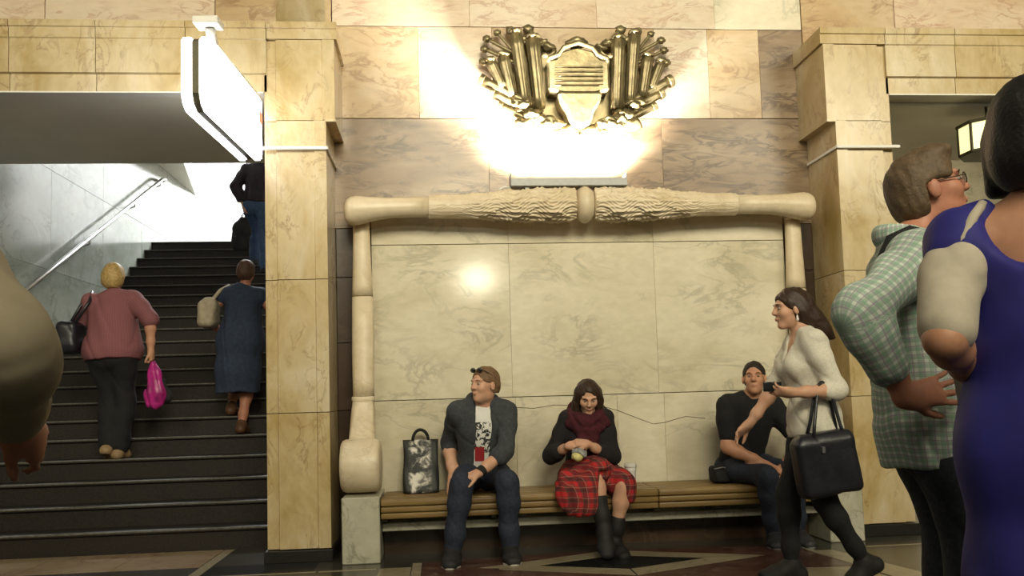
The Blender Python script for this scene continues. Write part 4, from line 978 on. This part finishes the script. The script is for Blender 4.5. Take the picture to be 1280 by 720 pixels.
Mb = np.array(Matrix.Rotation(math.radians(-8), 3, 'Y'))
F = Field().rbox((2.035, 4.325, .655), (.165, .065, .155), .035, Mb); F.rbox((2.03, 4.33, .79), (.145, .045, .04), .02, Mb, .04)
sculpt('bag_body', F.wrinkle(.003, 16, 3), .006, LEATH, bg)
el = S['elL']*.55+S['wrL']*.45+A_(.03, 0, 0)
for dy in (-.045, .045):
    tube('strap', [(1.955, 4.325+dy, .80), (1.975, 4.33+dy*.6, .88), (el[0]-.03, el[1]+dy*.3, el[2]+.02), (el[0], el[1]+dy*.2, el[2]+.048), (el[0]+.035, el[1]+dy*.3, el[2]+.02), (2.115, 4.33+dy*.6, .87), (2.13, 4.325+dy, .78)], .0095, LEATH, bg, 8)
box('clasp', 1.985, 2.003, 4.250, 4.262, .725, .76, METAL, bg, .002)

# man in checked shirt, hand on hip
pe_ = person('standing man in green checked shirt and glasses with a hand on his hip', (1.50, 2.5, 0))
S = skel(1.80, 102, (1.525, 2.50, .955), (1.475, 2.50, 1.490),
         {'R': ((1.300, 2.245, 1.035), (-1, -.35, -.7)), 'L': ((1.75, 2.66, 1.15), (.2, .6, -1))},
         {'R': ((1.50, 2.40, .085), (1, 0, 0), (1, -.1, 0)), 'L': ((1.56, 2.60, .085), (1, 0, 0), (1, .2, 0))},
         (106, 14, 0), head_off=(1.565, 2.50, 1.682), girth=1.04, sh=.185, sh_theta=110)
F = Field(); add_head(F, S); torso(F, S)
for q in 'RL': arm(F, S, q); leg(F, S, q); foot(F, S, q)
hand(F, S, 'R', (.93, -.05, .16), (.1, 1, -.05), [(4, 14, 10), (4, 14, 10), (4, 14, 10), (6, 16, 12)], 8, 42, scale=1.08); hand(F, S, 'L', (.8, 0, .3), (0, -1, 0), (20, 30, 20), 4)
sculpt('body', F, .005, SKINR, pe_)
MHAIR = plain('brown_grey_hair', (.115, .075, .040), .6, var=.35, scale=55, bmp=.3); face(S, pe_, MHAIR)
def mh(F, S=S):
    F.ell(hp_(S, 0, .045, .105), A_(.062, .055, .030), S['hM'], .03); F.ell(hp_(S, 0, -.055, -.035), A_(.074, .055, .06), S['hM'], .03)
simple_hair(S, pe_, MHAIR, .005, .012, front=.075, back=-.085, side=.015, extra=mh)
CHECK = plaid('green_check_cotton', (.62, .68, .60), [(40, .0, .42, (.20, .36, .25), .55), (40, .55, .18, (.28, .22, .30), .55)], weave=True)
u, f, r = S['up'], S['sfw'], S['srt']
F = Field(); torso(F, S, .026)
for q in 'RL': arm(F, S, q, .020, 0, 1.62, taper=.9)
F.cone(S['P']+u*.10, S['P']-u*.10, .150, .158, .06, (S['rt'], 1.2))
F.ell(S['P']+u*.16+f*.06, (.12, .14, .15), None, .06)
F.ell(S['N']+u*.085+f*.015, (.070, .070, .070), None, .012, 's'); F.plane(S['P']-u*.125, -u)
weave(sculpt('shirt', F.wrinkle(.006, 20, 21), VC, CHECK, pe_), S)
F = Field(); nb_ = S['N']+u*.045
F.chain([nb_+(-f*math.cos(a)+r*math.sin(a))*.068+u*(.012-.018*(1-math.cos(a))) for a in [-2.2+.44*i for i in range(11)]], [.022]*11, .012, (u, 1.5)); weave(sculpt('collar', F, .006, CHECK, pe_), S)
DJ = plain('slate_jeans', (.030, .036, .042), .85, var=.3, scale=60, bmp=.15)
F = Field(); F.ell(S['P']-u*.06, (.135, .155, .12), None, .05)
for q in 'RL': leg(F, S, q, .014, 0, 1.95, loose=.02)
sculpt('trousers', F.wrinkle(.005, 18, 31), .008, DJ, pe_)
for q in 'RL': shoe(S, q, pe_, SOCK, None, .010, .007)
gl = Field()
for g in (-1, 1):
    gl.chain([hp_(S, g*.034+.021*math.cos(a), .099-.004*math.cos(a)*g, .004+.016*math.sin(a)) for a in [2*math.pi*i/12 for i in range(13)]], [.0022]*13, .002)
    gl.cone(hp_(S, g*.056, .095, .01), hp_(S, g*.080, -.005, .012), .0025, .0025, .002)
gl.cone(hp_(S, -.013, .104, .008), hp_(S, .013, .104, .008), .0022, .0022, .002)
go_ = sculpt('glasses', gl, .0024, DKMETAL, pe_)
GLS = plain('spectacle_lens', (.75, .75, .72), .05, 0, .02, spec=1.0); GLS.node_tree.nodes['Principled BSDF'].inputs['Alpha'].default_value = .45
for g in (-1, 1): sculpt('lens', Field().ell(hp_(S, g*.034, .0985, .004), A_(.020, .0022, .0155), S['hM']), .0022, GLS, go_)
bp = empty('shoulder_bag', tuple(S['shL']), 'dark shoulder strap bag worn by the man in checked shirt', 'bag')
q_ = S['shR']*.55+S['N']*.45
tube('strap', [q_-f*.125-u*.14, q_-f*.10-u*.02, q_-f*.055+u*.058, q_+f*.0+u*.075, q_+f*.06+u*.045, q_+f*.105-u*.04], .018, BLACKF, bp, 8)
Fb = Field().rbox(S['N']+f*.02-u*.30-r*.26, (.14, .05, .15), .03, np.stack([f, r, u], 1)); sculpt('bag_body', Fb, .008, BLACKF, bp)
tube('strap', [q_+f*.105-u*.04, S['N']+f*.135-u*.14, S['N']+f*.13-u*.22-r*.10, S['N']+f*.06-u*.24-r*.22], .014, BLACKF, bp, 8)

# woman in blue dress seen from behind
pf = person('standing woman in long royal blue dress with cream sleeves and low-cut back', (1.34, 1.7, 0))
S = skel(1.70, 34, (1.345, 1.70, .92), (1.33, 1.70, 1.435),
         {'R': ((1.62, 1.80, 1.0), (1, -.4, -.6)), 'L': ((1.23, 1.84, 1.085), (-1, -1, 0))},
         {'R': ((1.43, 1.70, .085), (0, 1, 0)), 'L': ((1.26, 1.72, .085), (0, 1, 0))},
         (40, 2, 0), sh=.178, head_off=(1.335, 1.715, 1.61), girth=1.03)
F = Field(); add_head(F, S, True); torso(F, S, fem=True)
for q in 'RL': arm(F, S, q, fem=True); leg(F, S, q); foot(F, S, q)
hand(F, S, 'L', (.35, .8, .1), (.8, -.2, .3), (30, 40, 30), 3); hand(F, S, 'R', (-.4, .8, .1), (-.8, -.2, .3), (30, 40, 30), 3)
sculpt('body', F, .006, SKIN2, pf); face(S, pf, DHAIR)
BOB = plain('black_bob_hair', (.010, .008, .008), .6, var=.4, scale=55, bmp=.3)
F = Field(); F.ell(hp_(S, 0, -.016, .030), A_(.096, .118, .110), S['hM'], .02); F.ell(hp_(S, 0, -.045, -.055), A_(.096, .085, .085), S['hM'], .04)
for g in (-1, 1): F.cone(hp_(S, g*.075, .0, .0), hp_(S, g*.085, .03, -.10), .035, .030, .03)
F.ell(hp_(S, 0, .12, -.03), A_(.060, .08, .10), S['hM'], .015, 's'); F.plane(hp_(S, 0, 0, -.125), -S['hM'][:, 2])
sculpt('hair', F.wrinkle(.0012, 110, 16, (1, 1, .3)), .006, BOB, pf)
BLUE = plain('royal_blue_cloth', (.024, .022, .20), .7, var=.2, scale=12, bmp=.05)
u, f, r = S['up'], S['sfw'], S['srt']
F = Field(); torso(F, S, .022, True)
F.cone(S['N']-u*.30, S['P']-u*.0, .145, .175, .06, (r, 1.18)); F.chain([S['P'], S['P']-A_(0, 0, .3), S['P']-A_(0, 0, .83)], [.175, .19, .24], .08, (r, 1.1))
for q in 'RL': arm(F, S, q, .022, 0, .12, fem=True)
F.ell(S['N']+u*.02-f*.10, (.135, .10, .145), np.stack([r, f, u], 1), .02, 's'); F.ell(S['N']+u*.06, (.11, .09, .07), np.stack([r, f, u], 1), .02, 's')
F.plane((0, 0, .07), (0, 0, -1)); sculpt('dress', F.wrinkle(.006, 15, 3, (1.2, 1.2, .25)), .008, BLUE, pf)
CREAMF = plain('cream_cloth', (.52, .46, .36), .85, var=.12, scale=20, bmp=.1)
for q in 'RL':
    F = Field(); arm(F, S, q, .020, .12, .88, fem=True); sculpt('sleeve', F.wrinkle(.005, 18, 4), .007, CREAMF, pf)
    g = 1 if q == 'R' else -1
    tube('shoulder_stripe', [S['sh'+q]-f*.083+r*g*.012-u*.055, S['sh'+q]-f*.082-r*g*.01+u*.0, S['sh'+q]-f*.066-r*g*.035+u*.048, S['sh'+q]-f*.03-r*g*.055+u*.078], .011, CREAMF, pf, 8)
for q in 'RL': shoe(S, q, pf, SOCK, None, .008, .008)
pm = empty('paper_sheet', (1.235, 1.92, .93), 'white folded paper held low by the woman in blue', 'paper')
PAP = plain('white_paper', (.66, .63, .56), .7, var=.06)
grid_mesh('page', lambda u, v: (1.262+.035*u+.008*math.sin(v*4), 1.965-.07*u+.01*math.sin(u*5), .915+.21*v), 6, 8, PAP, pm)
grid_mesh('page', lambda u, v: (1.297-.03*u+.008*math.sin(v*4), 1.895-.04*u+.01*math.sin(u*5), .96+.15*v), 6, 8, PAP, pm)

# passer-by at the edge of the frame, only the bent arm shows
pg = person('passer-by in beige jacket with a bent arm near the stairs', (-1.00, 1.35, 0))
S = skel(1.70, 350, (-1.00, 1.36, .90), (-.995, 1.36, 1.41), {'R': ((-.725, 1.49, 1.05), (.7, -.7, -.3)), 'L': ((-1.15, 1.55, .95), (-1, -.3, -.3))},
         {'R': ((-.90, 1.20, .085), (0, 1, 0)), 'L': ((-1.1, 1.55, .085), (0, 1, 0))}, (350, 0, 0), head_off=(-.995, 1.38, 1.60), girth=1.0)
F = Field(); add_head(F, S, True); torso(F, S)
for q in 'RL': arm(F, S, q); leg(F, S, q); foot(F, S, q)
hand(F, S, 'R', (.15, .5, -.3), (-.9, .2, 0), (25, 35, 30), 4); hand(F, S, 'L', (0, .6, -.6), (.9, .2, 0), (25, 35, 30), 4)
sculpt('body', F, .007, SKINR, pg); face(S, pg, MHAIR); simple_hair(S, pg, MHAIR, .007, .012)
BEIGE = plain('beige_jacket_cloth', (.33, .28, .19), .85, var=.12, scale=15, bmp=.08)
F = Field(); torso(F, S, .035)
for q in 'RL': arm(F, S, q, .026, 0, 1.85, taper=.8)
F.cone(S['P']+S['up']*.1, S['P']-S['up']*.12, .15, .16, .06, (S['srt'], 1.2)); F.ell(S['N']+S['up']*.09, (.07, .07, .07), None, .02, 's'); F.plane(S['P']-S['up']*.15, -S['up'])
sculpt('jacket', F.wrinkle(.005, 16, 6), .008, BEIGE, pg)
F = Field(); F.ell(S['P'], (.16, .13, .14), None, .05)
for q in 'RL': leg(F, S, q, .015, 0, 1.95)
sculpt('trousers', F, .009, BLACKT, pg)
for q in 'RL': shoe(S, q, pg, SOCK, None, .01, .009)

# ------------------------------------------------------------------ people on the stairs
def zstep(k): return k*RI
VS = .0075
ph_ = person('blonde woman in pink checked shirt climbing the stairs with a black bag', (-2.78, 7.42, zstep(4)))
Z = zstep(4)
S = skel(1.67, 2, (-2.78, 7.45, Z+.885), (-2.80, 7.50, Z+1.385),
         {'R': ((-2.435, 7.37, Z+.905), (1, -.6, 0)), 'L': ((-3.00, 7.72, Z+.98), (-1, -.6, -.4))},
         {'R': ((-2.715, 7.43, Z+.08), (0, 1, 0)), 'L': ((-2.79, 7.40, Z+.10), (0, 1, 0), (0, .9, -.35))}, (2, 0, 0), sh=.185, head_off=(-2.797, 7.53, Z+1.555), girth=1.22)
F = Field(); add_head(F, S, True); torso(F, S, fem=True)
for q in 'RL': arm(F, S, q, fem=True); leg(F, S, q); foot(F, S, q)
hand(F, S, 'R', (.1, .05, -1), (-1, .1, 0), (45, 60, 40), 2); hand(F, S, 'L', (.2, .8, -.2), (.9, 0, 0), (25, 35, 30), 4)
sculpt('body', F, VS, SKIN2, ph_); BLOND = plain('blonde_hair', (.44, .30, .11), .55, var=.35, scale=55, bmp=.3); face(S, ph_, BLOND)
def bobx(F, S=S): F.ell(hp_(S, 0, -.05, -.02), A_(.084, .075, .085), S['hM'], .04)
simple_hair(S, ph_, BLOND, .006, .020, front=.06, back=-.10, side=-.08, extra=bobx)
u, f, r = S['up'], S['sfw'], S['srt']
PINK = plaid('pink_check_cotton', (.235, .095, .100), [(60, 0, .4, (.16, .055, .065), .3)], weave=True)
F = Field(); torso(F, S, .024, True); F.cone(S['N']-u*.25, S['P']+u*.04, .165, .205, .08, (r, 1.12))
for q in 'RL': arm(F, S, q, .030, 0, .95 if q == 'R' else 1.0, fem=True)
F.ell(S['N']+u*.09+f*.02, (.066, .066, .06), None, .012, 's'); F.plane(S['P']-u*.055, -u); weave(sculpt('shirt', F.wrinkle(.008, 15, 2), VS, PINK, ph_), S)
F = Field(); F.ell(S['P']-u*.02, (.20, .165, .15), None, .06)
for q in 'RL': leg(F, S, q, .022, 0, 1.93, loose=.015)
sculpt('trousers', F.wrinkle(.004, 18, 2), VS, BLACKT, ph_)
TANSH = plain('tan_shoe', (.30, .20, .10), .6)
for q in 'RL': shoe(S, q, ph_, TANSH, None, .010, .007)
bk = empty('shoulder_bag', (-3.12, 7.44, Z+.95), 'black leather shoulder bag on the woman in pink', 'bag')
F = Field().rbox((-3.115, 7.46, Z+1.045), (.085, .15, .125), .05).rbox((-3.11, 7.46, Z+.96), (.075, .13, .06), .04, None, .04); sculpt('bag_body', F.wrinkle(.005, 18, 8), .008, LEATH, bk)
sl = S['shL']*.8+S['N']*.2
for dy in (-.06, .06): tube('strap', [(-3.10, 7.44+dy, Z+1.15), tuple(sl-r*.10-u*.06+f*dy*1.4), tuple(sl-r*.02+u*.088+f*dy*.3), tuple(sl+r*.0-u*.02+f*(.115 if dy > 0 else -.125)), (-3.06, 7.44+dy*1.2, Z+1.15)], .014, LEATH, bk, 8)
pk = empty('plastic_bag', tuple(S['wrR']+A_(.03, 0, -.5)), 'magenta plastic carrier bag in the hand of the woman in pink', 'bag')
MAG = plain('magenta_plastic', (.42, .02, .20), .35, var=.5, scale=14, spec=.5); hb = S['wrR']+A_(.02, 0, -.10)
F = Field().chain([hb, hb+A_(.01, 0, -.10), hb+A_(.015, .0, -.26), hb+A_(.01, 0, -.34)], [.018, .05, .08, .065], .03, ((0, 1, 0), .7)); sculpt('bag_body', F.wrinkle(.007, 30, 3, (1.2, 1, .3)), .007, MAG, pk)
F = Field().chain([hb+A_(.07, .03, -.16), hb+A_(.095, .03, -.30)], [.03, .045], .02, ((0, 1, 0), .6)); sculpt('inner_bag', F.wrinkle(.006, 30, 5), .007, BLACKF, pk)

Z = zstep(5); pi_ = person('woman in long slate blue dress climbing the stairs with a beige bag', (-1.79, 7.74, Z))
S = skel(1.575, 3, (-1.775, 7.75, Z+.83), (-1.755, 7.80, Z+1.30),
         {'R': ((-1.54, 7.95, Z+.86), (1, -.6, 0)), 'L': ((-1.99, 7.95, Z+.93), (-1, -.5, -.3))},
         {'R': ((-1.76, 7.70, Z+.085), (0, 1, 0), (0, 1, -.05)), 'L': ((-1.90, 7.92, Z+.16+.09), (0, 1, .2), (0, 1, 0))}, (3, -5, 0), sh=.178, head_off=(-1.74, 7.83, Z+1.465), girth=1.12)
F = Field(); add_head(F, S, True); torso(F, S, fem=True)
for q in 'RL': arm(F, S, q, fem=True); leg(F, S, q); foot(F, S, q)
hand(F, S, 'R', (-.2, .8, 0), (-.9, .2, 0), (25, 35, 30), 4); hand(F, S, 'L', (.2, .8, 0), (.9, .2, 0), (25, 35, 30), 4)
sculpt('body', F, VS, SKINR, pi_); face(S, pi_, DHAIR)
RBH = plain('reddish_brown_hair', (.075, .035, .018), .6, var=.35, scale=55, bmp=.3); simple_hair(S, pi_, RBH, .006, .017, front=.06, back=-.085, side=-.05)
u, f, r = S['up'], S['sfw'], S['srt']
SLATE = plain('slate_blue_cloth', (.026, .040, .075), .85, var=.25, scale=30, bmp=.08)
F = Field(); torso(F, S, .022, True); F.cone(S['N']-u*.26, S['P'], .145, .180, .06, (r, 1.1)); F.chain([S['P'], S['P']-A_(.02, 0, .25), S['P']-A_(.03, -.02, .47)], [.175, .180, .185], .06, (r, 1.05))
for q in 'RL': arm(F, S, q, .022, 0, .14, fem=True)
F.ell(S['N']+u*.09+f*.02, (.068, .068, .06), None, .012, 's'); F.plane((0, 0, Z+.375), (0, 0, -1)); sculpt('dress', F.wrinkle(.007, 14, 5, (1.5, 1, .2)), VS, SLATE, pi_)
BRSH = plain('brown_shoe', (.10, .045, .02), .55)
for q in 'RL': shoe(S, q, pi_, BRSH, None, .008, .007)
bz_ = empty('shoulder_bag', (-2.05, 7.72, Z+.98), 'beige cloth shoulder bag on the woman in slate blue', 'bag')
BGB = plain('beige_bag_cloth', (.40, .34, .24), .8, var=.2, scale=20, bmp=.1)
F = Field().rbox((-2.045, 7.70, Z+1.075), (.075, .14, .12), .055).rbox((-2.03, 7.70, Z+1.16), (.055, .10, .06), .04, None, .05); sculpt('bag_body', F.wrinkle(.005, 18, 2), .008, BGB, bz_)
tube('strap', [(-2.02, 7.66, Z+1.18), tuple(S['shL']-f*.05-r*.04+u*.03), tuple(S['shL']+u*.088+r*.02), tuple(S['shL']+f*.08+u*.0-r*.02), (-2.02, 7.80, Z+1.18)], .017, BGB, bz_, 8)

Z = zstep(17); pj = person('person in dark jacket and blue jeans at the top of the stairs', (-2.32, 11.0, Z))
S = skel(1.74, 5, (-2.315, 11.05, Z+.93), (-2.28, 11.10, Z+1.45),
         {'R': ((-2.04, 11.12, Z+.95), (1, -.5, 0)), 'L': ((-2.47, 11.02, Z+.93), (-1, -.6, 0))},
         {'R': ((-2.21, 11.02, Z+.085), (0, 1, 0)), 'L': ((-2.40, 11.30, Z+.16+.085), (0, 1, .2))}, (5, 0, 0), head_off=(-2.27, 11.12, Z+1.62))
F = Field(); add_head(F, S); torso(F, S)
for q in 'RL': arm(F, S, q); leg(F, S, q); foot(F, S, q)
hand(F, S, 'L', (0, .1, -1), (1, 0, 0), (40, 55, 40), 2); hand(F, S, 'R', (0, .2, -1), (-1, 0, 0), (25, 35, 30), 4)
sculpt('body', F, .009, SKIN2, pj); face(S, pj, DHAIR); simple_hair(S, pj, DHAIR, .008, .012)
DJK = plain('dark_plum_jacket', (.022, .014, .022), .8, var=.3, scale=30); BJ = plain('blue_jeans', (.045, .085, .17), .8, var=.3, scale=40)
F = Field(); torso(F, S, .026)
for q in 'RL': arm(F, S, q, .022, 0, 1.85)
F.plane(S['P']+S['up']*.02, -S['up']); sculpt('jacket', F.wrinkle(.005, 18, 2), .008, DJK, pj)
F = Field(); F.ell(S['P'], (.165, .13, .13), None, .05)
for q in 'RL': leg(F, S, q, .014, 0, 1.95, loose=.015)
sculpt('jeans', F.wrinkle(.004, 20, 2), .008, BJ, pj)
for q in 'RL': shoe(S, q, pj, SOCK, None, .01, .008)
bj = empty('carry_bag', (-2.52, 10.98, Z+.35), 'black cloth bag carried by the person in jeans', 'bag'); hb = S['wrL']+A_(-.01, 0, -.10)
F = Field().chain([hb+A_(0, 0, -.12), hb+A_(-.03, 0, -.22), hb+A_(-.04, 0, -.42)], [.05, .10, .12], .05, ((0, 1, 0), .5)); F.plane(hb+A_(0, 0, -.50), (0, 0, -1)); sculpt('bag_body', F.wrinkle(.005, 20, 2), .009, BLACKF, bj)
tube('handle', [hb+A_(-.05, 0, -.16), hb+A_(-.02, 0, -.04), hb+A_(0, 0, -.005), hb+A_(.02, 0, -.04), hb+A_(.04, 0, -.16)], .01, BLACKF, bj, 8)
